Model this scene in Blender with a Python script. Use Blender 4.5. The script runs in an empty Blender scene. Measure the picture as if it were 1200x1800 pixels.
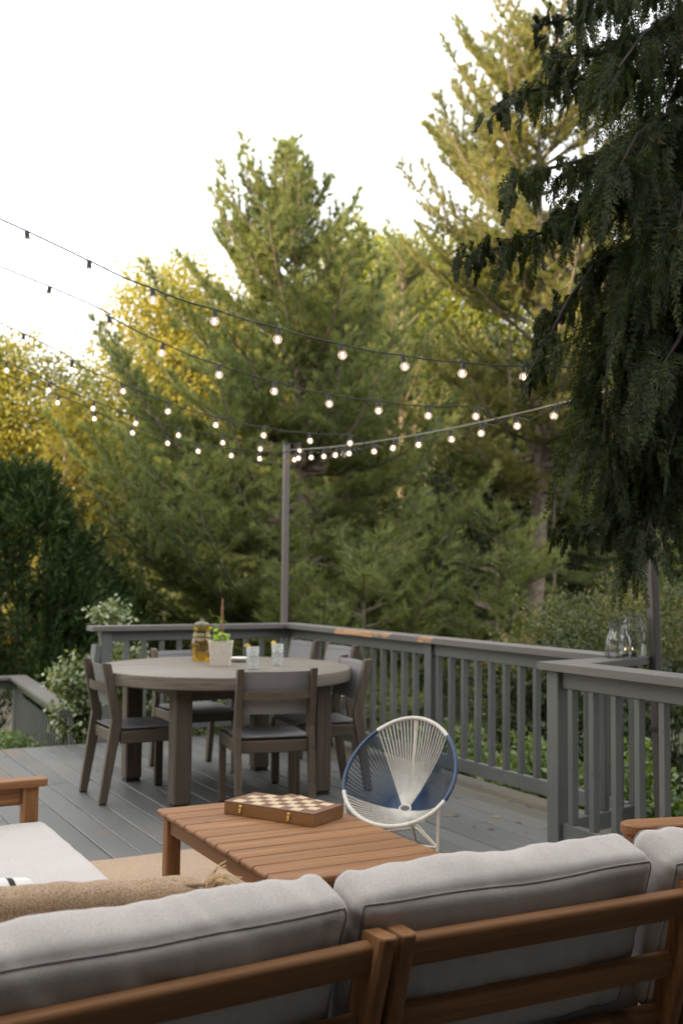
import bpy, bmesh, math, random
import numpy as np
from mathutils import Vector, Matrix, Euler, noise

SC = bpy.context.scene
COL = SC.collection
R = math.radians
V = Vector

# ------------------------------------------------------------------ camera
FPX, PITCH, ROLL, YAW, EYE = 1888.0, 0.0601, 0.0086, 0.494, 1.37
_c, _s = math.cos(YAW), math.sin(YAW)
c_r = V((_c, -_s, 0))
c_f = V((_s * math.cos(PITCH), _c * math.cos(PITCH), math.sin(PITCH)))
c_u = c_r.cross(c_f)
cx = c_r * math.cos(ROLL) + c_u * math.sin(ROLL)
cy = c_u * math.cos(ROLL) - c_r * math.sin(ROLL)
EYEP = V((0, 0, EYE))
cam = bpy.data.cameras.new('camera')
camo = bpy.data.objects.new('camera', cam); COL.objects.link(camo)
camo.matrix_world = Matrix(((cx.x, cy.x, -c_f.x, 0), (cx.y, cy.y, -c_f.y, 0), (cx.z, cy.z, -c_f.z, EYE), (0, 0, 0, 1)))
cam.sensor_fit = 'VERTICAL'; cam.sensor_height = 36.0; cam.sensor_width = 24.0
cam.lens = FPX / 1800 * 36
cam.clip_start = 0.05; cam.clip_end = 600
cam.dof.use_dof = True; cam.dof.focus_distance = 3.4; cam.dof.aperture_fstop = 3.3
SC.camera = camo

def at(px, py, d):
    """world point seen at photo pixel (1200x1800) at view depth d"""
    return EYEP + (c_f + cx * ((px - 600) / FPX) - cy * ((py - 900) / FPX)) * d
def atX(px, py, x):
    q = at(px, py, 1) - EYEP
    return EYEP + q * (x / q.x)

# ------------------------------------------------------------------ sky, sun, exposure
SUN_EL, SUN_AZ = R(13), R(-93)           # azimuth clockwise from +Y: from the left of the view
w = bpy.data.worlds.new('World'); SC.world = w; w.use_nodes = True
nt = w.node_tree; nt.nodes.clear()
n_out = nt.nodes.new('ShaderNodeOutputWorld'); n_bg = nt.nodes.new('ShaderNodeBackground')
n_sky = nt.nodes.new('ShaderNodeTexSky'); n_sky.sky_type = 'NISHITA'; n_sky.sun_disc = False
n_sky.sun_elevation = SUN_EL; n_sky.sun_rotation = SUN_AZ
n_sky.air_density = 1.0; n_sky.dust_density = 3.0; n_sky.ozone_density = 1.0
# thin high cloud veil that whitens the sky
n_tc = nt.nodes.new('ShaderNodeTexCoord'); n_nz = nt.nodes.new('ShaderNodeTexNoise')
n_nz.inputs['Scale'].default_value = 2.2; n_nz.inputs['Detail'].default_value = 6
n_rp = nt.nodes.new('ShaderNodeMapRange')
n_rp.inputs['From Min'].default_value = .3; n_rp.inputs['From Max'].default_value = .7
n_rp.inputs['To Min'].default_value = .62; n_rp.inputs['To Max'].default_value = .8
n_mx = nt.nodes.new('ShaderNodeMix'); n_mx.data_type = 'RGBA'
n_mx.inputs[7].default_value = (8.9, 8.75, 8.45, 1)
nt.links.new(n_tc.outputs['Generated'], n_nz.inputs['Vector'])
nt.links.new(n_nz.outputs['Fac'], n_rp.inputs['Value'])
nt.links.new(n_rp.outputs['Result'], n_mx.inputs[0])
nt.links.new(n_sky.outputs['Color'], n_mx.inputs[6])
nt.links.new(n_mx.outputs[2], n_bg.inputs['Color'])
n_bg.inputs['Strength'].default_value = 0.13
nt.links.new(n_bg.outputs[0], n_out.inputs[0])
sl = bpy.data.lights.new('sun', 'SUN'); sl.energy = 5.0; sl.angle = R(0.5); sl.color = (1.0, .77, .46)
so = bpy.data.objects.new('sun', sl); COL.objects.link(so)
SUND = V((math.sin(SUN_AZ) * math.cos(SUN_EL), math.cos(SUN_AZ) * math.cos(SUN_EL), math.sin(SUN_EL)))
so.rotation_euler = SUND.to_track_quat('Z', 'Y').to_euler(); so.location = (-6, 0, 12)
SC.view_settings.view_transform = 'Standard'; SC.view_settings.look = 'None'
SC.view_settings.exposure = 1.45; SC.view_settings.gamma = 1.0
SC.cycles.max_bounces = 8; SC.cycles.transparent_max_bounces = 16
SC.cycles.diffuse_bounces = 3; SC.cycles.glossy_bounces = 3; SC.cycles.transmission_bounces = 6
SC.cycles.caustics_reflective = False; SC.cycles.caustics_refractive = False
SC.cycles.use_denoising = True

# ------------------------------------------------------------------ object helpers
def link(name, data, parent=None):
    o = bpy.data.objects.new(name, data); COL.objects.link(o)
    if parent is not None: o.parent = parent
    return o
def tag(o, label=None, cat=None, group=None, kind=None):
    if label: o['label'] = label
    if cat: o['category'] = cat
    if group: o['group'] = group
    if kind: o['kind'] = kind
    return o
def thing(name, label, cat, loc=(0, 0, 0), rz=0, group=None):
    o = link(name, None); o.location = loc; o.rotation_euler = (0, 0, rz); o.empty_display_size = .1
    return tag(o, label, cat, group)
def dup(root, loc, rz, label, group=None):
    r = root.copy(); COL.objects.link(r); r.location = loc; r.rotation_euler = (0, 0, rz); r['label'] = label
    if group: r['group'] = group
    for ch in list(root.children):
        c = ch.copy(); COL.objects.link(c); c.parent = r
        for g in list(ch.children):
            d = g.copy(); COL.objects.link(d); d.parent = c
    return r

class MB:
    def __init__(s): s.v = []; s.f = []; s.u = 0
    def add(s, vs, fs, M=None):
        b = len(s.v)
        s.v += [tuple(M @ V(p)) if M is not None else tuple(p) for p in vs]
        s.f += [tuple(b + i for i in f) for f in fs]
        return s
    def box(s, c, d, rot=None, bev=0.003):
        hx, hy, hz = d[0] / 2, d[1] / 2, d[2] / 2
        b = min(bev, hx * .9, hy * .9, hz * .9); h = (hx, hy, hz)
        vs = []; idx = {}
        for sx in (-1, 1):
            for sy in (-1, 1):
                for sz in (-1, 1):
                    sg = (sx, sy, sz)
                    for a in range(3):
                        idx[(sg, a)] = len(vs)
                        vs.append([sg[k] * (h[k] if k == a else h[k] - b) for k in range(3)])
        fs = []
        for a in range(3):
            o1, o2 = [k for k in range(3) if k != a]
            for sa in (-1, 1):
                q = []
                for (s1, s2) in ((-1, -1), (1, -1), (1, 1), (-1, 1)):
                    sg = [0, 0, 0]; sg[a] = sa; sg[o1] = s1; sg[o2] = s2
                    q.append(idx[(tuple(sg), a)])
                fs.append(q)
            for s1 in (-1, 1):
                for s2 in (-1, 1):
                    def sgn(t):
                        sg = [0, 0, 0]; sg[a] = t; sg[o1] = s1; sg[o2] = s2; return tuple(sg)
                    fs.append([idx[(sgn(-1), o1)], idx[(sgn(1), o1)], idx[(sgn(1), o2)], idx[(sgn(-1), o2)]])
        for sx in (-1, 1):
            for sy in (-1, 1):
                for sz in (-1, 1):
                    fs.append([idx[((sx, sy, sz), a)] for a in range(3)])
        M = Matrix.Translation(V(c))
        if rot is not None: M = M @ (rot.to_4x4() if isinstance(rot, Matrix) else Euler(rot).to_matrix().to_4x4())
        return s.add(vs, fs, M)
    def prof(s, p, q, outline, up=(0, 0, 1), scale2=1):
        """sweep a closed 2D outline (side, up) from p to q"""
        p, q = V(p), V(q); d = (q - p).normalized(); side = d.cross(V(up)).normalized(); u = side.cross(d)
        n = len(outline); vs = []
        for base, k in ((p, 1), (q, scale2)):
            for (a, b) in outline: vs.append(base + side * (a * k) + u * (b * k))
        fs = [[i, (i + 1) % n, n + (i + 1) % n, n + i] for i in range(n)]
        fs += [list(range(n))[::-1], list(range(n, 2 * n))]
        return s.add(vs, fs)
    def rbar(s, p, q, w_, h_, r, up=(0, 0, 1), n=3):
        return s.prof(p, q, rrect(w_, h_, r, n), up)
    def tube(s, pts, r, seg=8, cap=True, closed=False):
        pts = [V(p) for p in pts]; n = len(pts); vs = []; fs = []
        rs = r if isinstance(r, (list, tuple)) else [r] * n
        prev = None
        for i, p in enumerate(pts):
            if closed: t = (pts[(i + 1) % n] - pts[i - 1]).normalized()
            else: t = (pts[min(i + 1, n - 1)] - pts[max(i - 1, 0)]).normalized()
            if prev is None:
                a = V((0, 0, 1)) if abs(t.z) < .9 else V((1, 0, 0)); u = t.cross(a).normalized()
            else:
                u = (prev - t * prev.dot(t)).normalized()
            prev = u; v = t.cross(u)
            for k in range(seg):
                an = 2 * math.pi * k / seg
                vs.append(p + (u * math.cos(an) + v * math.sin(an)) * rs[i])
        m = n if closed else n - 1
        for i in range(m):
            j = (i + 1) % n
            for k in range(seg):
                fs.append([i * seg + k, i * seg + (k + 1) % seg, j * seg + (k + 1) % seg, j * seg + k])
        if cap and not closed:
            fs.append(list(range(seg))[::-1]); fs.append([(n - 1) * seg + k for k in range(seg)])
        return s.add(vs, fs)
    def lathe(s, prof, seg=24, M=None):
        vs = []; fs = []; n = len(prof)
        for (r_, z) in prof:
            for k in range(seg):
                an = 2 * math.pi * k / seg; vs.append((r_ * math.cos(an), r_ * math.sin(an), z))
        for i in range(n - 1):
            for k in range(seg):
                fs.append([i * seg + k, i * seg + (k + 1) % seg, (i + 1) * seg + (k + 1) % seg, (i + 1) * seg + k])
        if prof[0][0] > 1e-4: fs.append(list(range(seg))[::-1])
        if prof[-1][0] > 1e-4: fs.append([(n - 1) * seg + k for k in range(seg)])
        return s.add(vs, fs, M)
    def mesh(s, name, mat, smooth=None, merge=True):
        me = bpy.data.meshes.new(name); me.from_pydata(s.v, [], s.f)
        bm = bmesh.new(); bm.from_mesh(me)
        if merge: bmesh.ops.remove_doubles(bm, verts=bm.verts, dist=1e-5)
        bmesh.ops.recalc_face_normals(bm, faces=bm.faces); bm.to_mesh(me); bm.free()
        if smooth is not None:
            me.shade_smooth(); me.set_sharp_from_angle(angle=R(smooth))
        me.materials.append(mat)
        return me
    def build(s, name, mat, parent=None, smooth=None, label=None, merge=True):
        o = link(name, s.mesh(name, mat, smooth, merge), parent)
        if label: o['label'] = label
        return o

def rrect(w_, h_, r, n=3):
    r = min(r, w_ / 2 * .98, h_ / 2 * .98); out = []
    for (sx, sy, a0) in ((1, 1, 0), (-1, 1, 90), (-1, -1, 180), (1, -1, 270)):
        for k in range(n + 1):
            a = R(a0 + 90 * k / n)
            out.append((sx * (w_ / 2 - r) + r * math.cos(a), sy * (h_ / 2 - r) + r * math.sin(a)))
    return out

def soup(name, verts, nper, mat, parent=None):
    """many separate small faces, nper vertices each, from a numpy array (N*nper, 3)"""
    verts = np.asarray(verts, dtype=np.float32).reshape(-1, 3); nv = len(verts); nf = nv // nper
    me = bpy.data.meshes.new(name)
    me.vertices.add(nv); me.vertices.foreach_set('co', verts.ravel())
    me.loops.add(nv); me.loops.foreach_set('vertex_index', np.arange(nv, dtype=np.int32))
    me.polygons.add(nf); me.polygons.foreach_set('loop_start', np.arange(0, nv, nper, dtype=np.int32))
    me.polygons.foreach_set('loop_total', np.full(nf, nper, dtype=np.int32))
    me.update(calc_edges=True)
    me.materials.append(mat)
    return link(name, me, parent)

# ------------------------------------------------------------------ materials
def newmat(name):
    m = bpy.data.materials.new(name); m.use_nodes = True
    t = m.node_tree; b = t.nodes['Principled BSDF']; return m, t, b
def N(t, kind, **kw):
    n = t.nodes.new(kind)
    for k, v in kw.items():
        if k in n.inputs.keys() if hasattr(n.inputs, 'keys') else False: n.inputs[k].default_value = v
        else: setattr(n, k, v)
    return n
def objco(t, scale=(1, 1, 1), rand=True):
    tc = t.nodes.new('ShaderNodeTexCoord'); mp = t.nodes.new('ShaderNodeMapping'); mp.inputs['Scale'].default_value = scale
    if rand:
        oi = t.nodes.new('ShaderNodeObjectInfo'); ad = t.nodes.new('ShaderNodeVectorMath'); ad.operation = 'ADD'
        ml = t.nodes.new('ShaderNodeMath'); ml.operation = 'MULTIPLY'; ml.inputs[1].default_value = 37.0
        t.links.new(oi.outputs['Random'], ml.inputs[0]); t.links.new(tc.outputs['Object'], ad.inputs[0]); t.links.new(ml.outputs[0], ad.inputs[1])
        t.links.new(ad.outputs[0], mp.inputs['Vector'])
    else: t.links.new(tc.outputs['Object'], mp.inputs['Vector'])
    return mp.outputs['Vector']
def ramp(t, fac, cols):
    r = t.nodes.new('ShaderNodeValToRGB'); e = r.color_ramp.elements
    while len(e) < len(cols): e.new(.5)
    for el, (p, c) in zip(e, cols): el.position = p; el.color = (*c, 1)
    t.links.new(fac, r.inputs[0]); return r.outputs[0]
def noisef(t, vec, scale, detail=4, rough=.6, dist=0):
    n = t.nodes.new('ShaderNodeTexNoise'); n.inputs['Scale'].default_value = scale; n.inputs['Detail'].default_value = detail
    n.inputs['Roughness'].default_value = rough; n.inputs['Distortion'].default_value = dist
    t.links.new(vec, n.inputs['Vector']); return n.outputs['Fac']
def mixc(t, fac, a, b, mode='MIX'):
    n = t.nodes.new('ShaderNodeMix'); n.data_type = 'RGBA'; n.blend_type = mode
    for sock, val in ((0, fac), (6, a), (7, b)):
        if isinstance(val, (int, float)): n.inputs[sock].default_value = val
        elif isinstance(val, tuple): n.inputs[sock].default_value = (*val, 1)
        else: t.links.new(val, n.inputs[sock])
    return n.outputs[2]
def maprange(t, v, a, b, c=0., d=1.):
    n = t.nodes.new('ShaderNodeMapRange'); n.clamp = True
    for k, x in zip(('From Min', 'From Max', 'To Min', 'To Max'), (a, b, c, d)): n.inputs[k].default_value = x
    t.links.new(v, n.inputs['Value']); return n.outputs['Result']
def bump(t, b, h, strength=.3, dist=.002):
    n = t.nodes.new('ShaderNodeBump'); n.inputs['Strength'].default_value = strength; n.inputs['Distance'].default_value = dist
    t.links.new(h, n.inputs['Height']); t.links.new(n.outputs[0], b.inputs['Normal'])
def island(t):
    g = t.nodes.new('ShaderNodeNewGeometry'); return g.outputs['Random Per Island']

def wood(name, dark, mid, light, axis=0, rough=.55, grain=60, isl=.25, var=.5):
    m, t, b = newmat(name)
    sc = [grain] * 3; sc[axis] = grain * .035
    v = objco(t, tuple(sc)); f = noisef(t, v, 1.0, 6, .65, .6)
    sc2 = [7.] * 3; sc2[axis] = .6
    v2 = objco(t, tuple(sc2)); f2 = noisef(t, v2, 1.0, 3, .5, 1.0)
    c = ramp(t, f, [(.25, dark), (.5, mid), (.78, light)])
    c = mixc(t, maprange(t, f2, .35, .7, 0, var), c, tuple(x * .55 for x in mid))
    c2 = mixc(t, maprange(t, island(t), 0, 1, 0, isl), c, light)
    oi = t.nodes.new('ShaderNodeObjectInfo'); c2 = mixc(t, maprange(t, oi.outputs['Random'], 0, 1, 0, .42), c2, tuple(x * .5 for x in mid))
    kn = noisef(t, objco(t, (2.2, 2.2, 2.2)), 3.0, 2, .4); c2 = mixc(t, maprange(t, kn, .70, .76, 0, .6), c2, tuple(x * .6 for x in dark))
    t.links.new(c2, b.inputs['Base Color']); b.inputs['Roughness'].default_value = rough
    b.inputs['Specular IOR Level'].default_value = .28
    bump(t, b, f, .5, .0015)
    return m
def woods(name, dark, mid, light, **k): return [wood(name + '_' + 'xyz'[a], dark, mid, light, axis=a, **k) for a in range(3)]
TEAK = woods('teak', (.085, .034, .012), (.235, .104, .039), (.41, .21, .09), rough=.58, grain=52)
GREYW = woods('grey_teak', (.055, .042, .030), (.112, .089, .066), (.18, .15, .115), rough=.6)

def painted(name, base, rough=.55, axis=0, worn=None, wornamt=.0, isl=0.0, spec=.4, cells=False):
    m, t, b = newmat(name)
    v = objco(t); big = noisef(t, v, 2.3, 5, .6); fine = noisef(t, v, 24, 5, .7)
    sc = [70.] * 3; sc[axis] = 3.
    vg = objco(t, tuple(sc)); gr = noisef(t, vg, 1., 5, .6, .4)
    c = mixc(t, maprange(t, big, .3, .7), tuple(x * .82 for x in base), tuple(x * 1.12 for x in base))
    c = mixc(t, maprange(t, gr, .35, .75, 0, .35), c, tuple(x * .62 for x in base))
    if isl: c = mixc(t, maprange(t, island(t), 0, 1, 0, isl), c, tuple(x * 1.45 for x in base))
    c = mixc(t, maprange(t, fine, .62, .72, 0, .5), c, tuple(x * .6 for x in base))
    oi = t.nodes.new('ShaderNodeObjectInfo'); c = mixc(t, maprange(t, oi.outputs['Random'], 0, 1, 0, .3), c, tuple(x * .62 for x in base))
    ck = noisef(t, objco(t, tuple((9. if k == axis else 90.) for k in range(3))), 1., 3, .5); c = mixc(t, maprange(t, ck, .70, .73, 0, .7), c, tuple(x * .3 for x in base))
    if worn:
        wn = noisef(t, v, 1.6, 8, .62, .3); c = mixc(t, maprange(t, wn, .62, .68, 0, wornamt), c, worn)
    t.links.new(c, b.inputs['Base Color'])
    t.links.new(maprange(t, big, .3, .7, rough - .08, rough + .12), b.inputs['Roughness'])
    b.inputs['Specular IOR Level'].default_value = spec
    bump(t, b, gr, .35, .001)
    return m
RAILP = [painted('grey_rail_paint_' + 'xyz'[a], (.122, .130, .125), .5, a) for a in range(3)]

def plain(name, col, rough=.5, metal=0., spec=.5, var=.12, scale=30, bmp=0.0, coat=0):
    m, t, b = newmat(name)
    v = objco(t); f = noisef(t, v, scale, 4, .6)
    c = mixc(t, maprange(t, f, .3, .7), tuple(x * (1 - var) for x in col), tuple(min(1, x * (1 + var)) for x in col))
    t.links.new(c, b.inputs['Base Color']); b.inputs['Roughness'].default_value = rough
    b.inputs['Metallic'].default_value = metal; b.inputs['Specular IOR Level'].default_value = spec
    b.inputs['Coat Weight'].default_value = coat
    if bmp: bump(t, b, f, bmp, .002)
    return m
def cloth(name, a, b_, freq=900, bmp=.25, rough=.9, sheen=.2, big=.12, weave=False):
    m, t, b = newmat(name)
    v = objco(t)
    if weave:       # coarse knotted weave: small irregular cells
        vo = t.nodes.new('ShaderNodeTexVoronoi'); vo.inputs['Scale'].default_value = freq; t.links.new(objco(t, (1, 1, 1.7)), vo.inputs['Vector'])
        wf = maprange(t, vo.outputs['Distance'], .75, .1)
    else:           # fine plain weave reads as a speckle of threads in two directions
        n1 = noisef(t, objco(t, (freq, freq * .25, freq * .25)), 1., 2, .5); n2 = noisef(t, objco(t, (freq * .25, freq * .25, freq)), 1., 2, .5)
        s = t.nodes.new('ShaderNodeMath'); s.operation = 'ADD'; t.links.new(n1, s.inputs[0]); t.links.new(n2, s.inputs[1])
        wf = maprange(t, s.outputs[0], .7, 1.3)
    c = mixc(t, wf, a, b_)
    bg = noisef(t, v, 4, 5, .6)
    c = mixc(t, maprange(t, bg, .35, .7, 0, big), c, tuple(x * .55 for x in a))
    sp = noisef(t, v, 46, 3, .5)
    c = mixc(t, maprange(t, sp, .74, .80, 0, big * 2.5), c, tuple(x * .4 for x in a))
    t.links.new(c, b.inputs['Base Color']); b.inputs['Roughness'].default_value = rough
    b.inputs['Specular IOR Level'].default_value = .2; b.inputs['Sheen Weight'].default_value = sheen
    bump(t, b, wf, bmp, .0012)
    return m
CUSH = cloth('grey_canvas', (.365, .332, .315), (.485, .447, .427), 700, .12, big=.12)
PIPE = plain('grey_piping', (.24, .218, .212), .9)
WOVEN = cloth('tan_woven', (.24, .15, .085), (.52, .375, .245), 260, .7, big=.12, weave=True)
JUTE = cloth('jute_rug', (.26, .17, .105), (.44, .315, .21), 150, .9, big=.15, weave=True)
SLING = cloth('grey_sling', (.17, .166, .172), (.26, .255, .263), 1500, .2, rough=.45, sheen=.0, big=.05)

def glass(name, col=(1, 1, 1), rough=0.0, ior=1.45, paint_haze=.0):
    m, t, b = newmat(name); t.nodes.remove(b); out = t.nodes['Material Output']
    tr = t.nodes.new('ShaderNodeBsdfTransparent'); tr.inputs['Color'].default_value = (*col, 1)
    gl = t.nodes.new('ShaderNodeBsdfGlossy'); gl.inputs['Roughness'].default_value = rough + .02
    fr = t.nodes.new('ShaderNodeFresnel'); fr.inputs['IOR'].default_value = ior
    nz = noisef(t, objco(t), 20, 2); mx = t.nodes.new('ShaderNodeMixShader')
    mm = t.nodes.new('ShaderNodeMath'); mm.operation = 'MULTIPLY_ADD'; mm.inputs[1].default_value = .75; mm.inputs[2].default_value = .05
    t.links.new(fr.outputs[0], mm.inputs[0])
    if paint_haze:
        df = t.nodes.new('ShaderNodeBsdfDiffuse'); df.inputs['Color'].default_value = (.75, .78, .75, 1); m0 = t.nodes.new('ShaderNodeMixShader'); m0.inputs[0].default_value = paint_haze  # white diffuse share paints pale reflections into the glass
        t.links.new(tr.outputs[0], m0.inputs[1]); t.links.new(df.outputs[0], m0.inputs[2]); tr = m0
    t.links.new(mm.outputs[0], mx.inputs[0]); t.links.new(tr.outputs[0], mx.inputs[1]); t.links.new(gl.outputs[0], mx.inputs[2])
    t.links.new(mx.outputs[0], out.inputs[0]); return m
def refr(name, col, ior, rough=0):
    m, t, b = newmat(name); b.inputs['Base Color'].default_value = (*col, 1); b.inputs['Roughness'].default_value = rough
    b.inputs['Transmission Weight'].default_value = 1; b.inputs['IOR'].default_value = ior
    nz = noisef(t, objco(t, (60, 60, 25)), 1., 2); bump(t, b, nz, .25, .002); return m
CLEAR = glass('clear_glass', (.985, .99, .985), ior=1.5)
LANT = glass('lantern_glass', (.90, .93, .90), ior=1.6, paint_haze=.10)
AMBER = glass('amber_glass', (.95, .80, .25), ior=1.6)
def emis(name, col, st):
    m, t, b = newmat(name); b.inputs['Base Color'].default_value = (*col, 1)
    b.inputs['Emission Color'].default_value = (*col, 1); b.inputs['Emission Strength'].default_value = st; return m
FILA = emis('filament_glow', (1, .74, .42), 9)
FLAME = emis('flame_glow', (1, .62, .32), 1.3)
def bulbglass():
    m, t, b = newmat('lit_bulb_glass'); t.nodes.remove(b); out = t.nodes['Material Output']
    tr = t.nodes.new('ShaderNodeBsdfTransparent'); tr.inputs['Color'].default_value = (.97, .93, .9, 1)
    gl = t.nodes.new('ShaderNodeBsdfGlossy'); gl.inputs['Roughness'].default_value = .03
    em = t.nodes.new('ShaderNodeEmission'); em.inputs['Color'].default_value = (1, .66, .46, 1); em.inputs['Strength'].default_value = .85
    lw = t.nodes.new('ShaderNodeLayerWeight'); lw.inputs['Blend'].default_value = .35
    m1 = t.nodes.new('ShaderNodeMixShader'); m2 = t.nodes.new('ShaderNodeMixShader')
    t.links.new(maprange(t, lw.outputs['Facing'], .1, .85, .05, .38), m1.inputs[0])
    t.links.new(tr.outputs[0], m1.inputs[1]); t.links.new(em.outputs[0], m1.inputs[2])
    t.links.new(maprange(t, lw.outputs['Fresnel'], 0, 1, .02, .4), m2.inputs[0])
    t.links.new(m1.outputs[0], m2.inputs[1]); t.links.new(gl.outputs[0], m2.inputs[2]); t.links.new(m2.outputs[0], out.inputs[0])
    return m
BULB = bulbglass()
BLACK = plain('black_rubber', (.012, .012, .012), .6)
DARKM = plain('dark_bronze_metal', (.055, .05, .048), .5, .3)
POLEM = plain('brown_grey_pole', (.115, .10, .092), .5)
STEEL = plain('galvanised_steel', (.24, .225, .20), .45, .6)
BRASS = plain('brass', (.62, .42, .12), .3, 1.0)
WHITEP = plain('white_powder_coat', (.56, .53, .47), .4)
WCORD = plain('white_pvc_cord', (.58, .56, .51), .38)
BCORD = plain('blue_pvc_cord', (.012, .042, .10), .35)
WAX = plain('white_wax', (.82, .74, .70), .5)
CERAM = plain('white_ceramic', (.60, .55, .48), .6, bmp=.3, scale=60)
DISHM = plain('white_dish', (.74, .72, .68), .3)
SOIL = plain('potting_soil', (.035, .022, .014), .95, bmp=.6)
LEMON = plain('lemon_flesh', (.75, .52, .10), .5)
BAMBOO = plain('bamboo_stick', (.28, .15, .075), .6)
STONE = plain('pale_stone', (.42, .36, .31), .8, var=.25, scale=6, bmp=.5)

def leafmat(name, cols, trans=.35, noise_scale=.9, tcol=None, rough=.6, gloss=.08, dead=0.0):
    """colour varies from leaf to leaf and from clump to clump"""
    m, t, b = newmat(name); t.nodes.remove(b); out = t.nodes['Material Output']
    v = objco(t); nz = noisef(t, v, noise_scale, 3, .6); isl = island(t)
    ad = t.nodes.new('ShaderNodeMath'); ad.operation = 'MULTIPLY_ADD'; ad.inputs[1].default_value = .55
    t.links.new(isl, ad.inputs[0]); t.links.new(maprange(t, nz, .3, .7, 0, .45), ad.inputs[2])
    k = len(cols); c = ramp(t, ad.outputs[0], [((i + .3) / k, q) for i, q in enumerate(cols)])
    if dead:
        g2 = t.nodes.new('ShaderNodeMath'); g2.operation = 'GREATER_THAN'; g2.inputs[1].default_value = 1 - dead; t.links.new(isl, g2.inputs[0]); c = mixc(t, g2.outputs[0], c, (.13, .075, .03))
    d = t.nodes.new('ShaderNodeBsdfDiffuse'); tl = t.nodes.new('ShaderNodeBsdfTranslucent'); gl = t.nodes.new('ShaderNodeBsdfGlossy')
    gl.inputs['Roughness'].default_value = rough; gl.inputs['Color'].default_value = (.8, .8, .8, 1)
    t.links.new(c, d.inputs['Color'])
    tc = mixc(t, 1.0, c, tcol or (1.25, 1.2, .6), 'MULTIPLY'); t.links.new(tc, tl.inputs['Color'])
    m1 = t.nodes.new('ShaderNodeMixShader'); m1.inputs[0].default_value = trans
    t.links.new(d.outputs[0], m1.inputs[1]); t.links.new(tl.outputs[0], m1.inputs[2])
    m2 = t.nodes.new('ShaderNodeMixShader'); m2.inputs[0].default_value = gloss
    t.links.new(m1.outputs[0], m2.inputs[1]); t.links.new(gl.outputs[0], m2.inputs[2]); t.links.new(m2.outputs[0], out.inputs[0])
    return m
NEEDLE = leafmat('pine_needles', [(.092, .125, .052), (.17, .212, .078), (.29, .31, .098)], .42, .8, tcol=(1.15, 1.15, .7), gloss=.03, dead=.04)
NEEDLE2 = leafmat('warm_pine_needles', [(.105, .135, .052), (.18, .205, .07), (.30, .26, .08)], .42, .8, gloss=.03, dead=.06)
YLEAF = leafmat('yellow_green_leaves', [(.13, .155, .024), (.25, .245, .034), (.38, .315, .045)], .5, .5, gloss=.04)
GLEAF = leafmat('bright_green_leaves', [(.11, .15, .018), (.22, .26, .026), (.34, .33, .036)], .55, .5, gloss=.04)
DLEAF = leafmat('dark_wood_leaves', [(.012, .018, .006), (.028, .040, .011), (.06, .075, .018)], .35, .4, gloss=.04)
CEDAR = leafmat('dark_cedar_scales', [(.015, .028, .009), (.028, .048, .013), (.055, .085, .022)], .2, 1.2, gloss=.02)
WEEP = leafmat('weeping_cedar_scales', [(.012, .018, .007), (.018, .028, .009), (.028, .043, .013), (.065, .09, .024)], .4, 2.0, gloss=.02, dead=.035)
EUON = leafmat('variegated_leaves', [(.04, .075, .018), (.08, .13, .03), (.17, .22, .08), (.40, .42, .23)], .3, 3.0, rough=.35, gloss=.12)
BOXW = leafmat('boxwood_leaves', [(.05, .10, .015), (.10, .17, .03), (.17, .26, .05)], .35, 4.0, gloss=.08)
GOLD = leafmat('golden_leaves', [(.16, .12, .012), (.30, .21, .02), (.42, .30, .03)], .4, 2.0, gloss=.05)
SHRUB = leafmat('shrub_leaves', [(.02, .045, .008), (.075, .13, .018), (.17, .24, .035)], .4, 1.4, gloss=.08)
SHADED = leafmat('dark_shrub_leaves', [(.010, .018, .006), (.022, .036, .010), (.05, .075, .016)], .3, 1.4, gloss=.04)  # dark copy of the shrub leaves, shade painted into the colour
YEW = leafmat('yew_tips', [(.014, .028, .009), (.035, .058, .015), (.075, .10, .024), (.26, .21, .045)], .3, 1.0, gloss=.06)
VINE = leafmat('vine_leaves', [(.20, .36, .02), (.34, .52, .04)], .5, 4.0, gloss=.08)
GRASSM = leafmat('grass_blades', [(.10, .16, .02), (.16, .24, .03), (.22, .28, .05)], .4, 1.0, gloss=.03)
BARK = plain('grey_brown_bark', (.17, .135, .105), .9, var=.5, scale=14, bmp=.9)
BARKD = plain('dark_bark', (.06, .045, .035), .9, var=.5, scale=14, bmp=.9)

# ------------------------------------------------------------------ ground
GZ = -0.8
def ground_mat():
    m, t, b = newmat('woodland_floor'); v = objco(t, rand=False)
    f = noisef(t, v, .35, 8, .65); g = noisef(t, v, 6, 6, .7)
    c = ramp(t, f, [(.3, (.035, .028, .018)), (.5, (.045, .05, .018)), (.7, (.06, .085, .022))])
    c = mixc(t, maprange(t, g, .4, .7, 0, .6), c, (.03, .022, .014))
    t.links.new(c, b.inputs['Base Color']); b.inputs['Roughness'].default_value = 1.0; bump(t, b, g, .8, .05); return m
g = MB(); g.add([(-150, -150, GZ), (150, -150, GZ), (150, 150, GZ), (-150, 150, GZ)], [(0, 1, 2, 3)])
tag(g.build('ground', ground_mat()), kind='structure')
def lawn_mat():
    m, t, b = newmat('lawn_turf'); v = objco(t, rand=False); g_ = noisef(t, v, 30, 5, .7); f = noisef(t, v, 1.2, 4)
    c = ramp(t, g_, [(.3, (.06, .10, .012)), (.55, (.13, .20, .025)), (.75, (.20, .27, .045))])
    c = mixc(t, maprange(t, f, .4, .7, 0, .4), c, (.17, .18, .04))
    t.links.new(c, b.inputs['Base Color']); b.inputs['Roughness'].default_value = .9; bump(t, b, g_, .7, .02); return m
lw_ = MB(); lw_.add([(-9, 9.3, GZ + .01), (3.6, 9.3, GZ + .01), (5.0, 19.5, GZ + .01), (-9, 22, GZ + .01)], [(0, 1, 2, 3)])
tag(lw_.build('lawn', lawn_mat()), kind='structure')
rg = np.random.default_rng(5)
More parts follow.
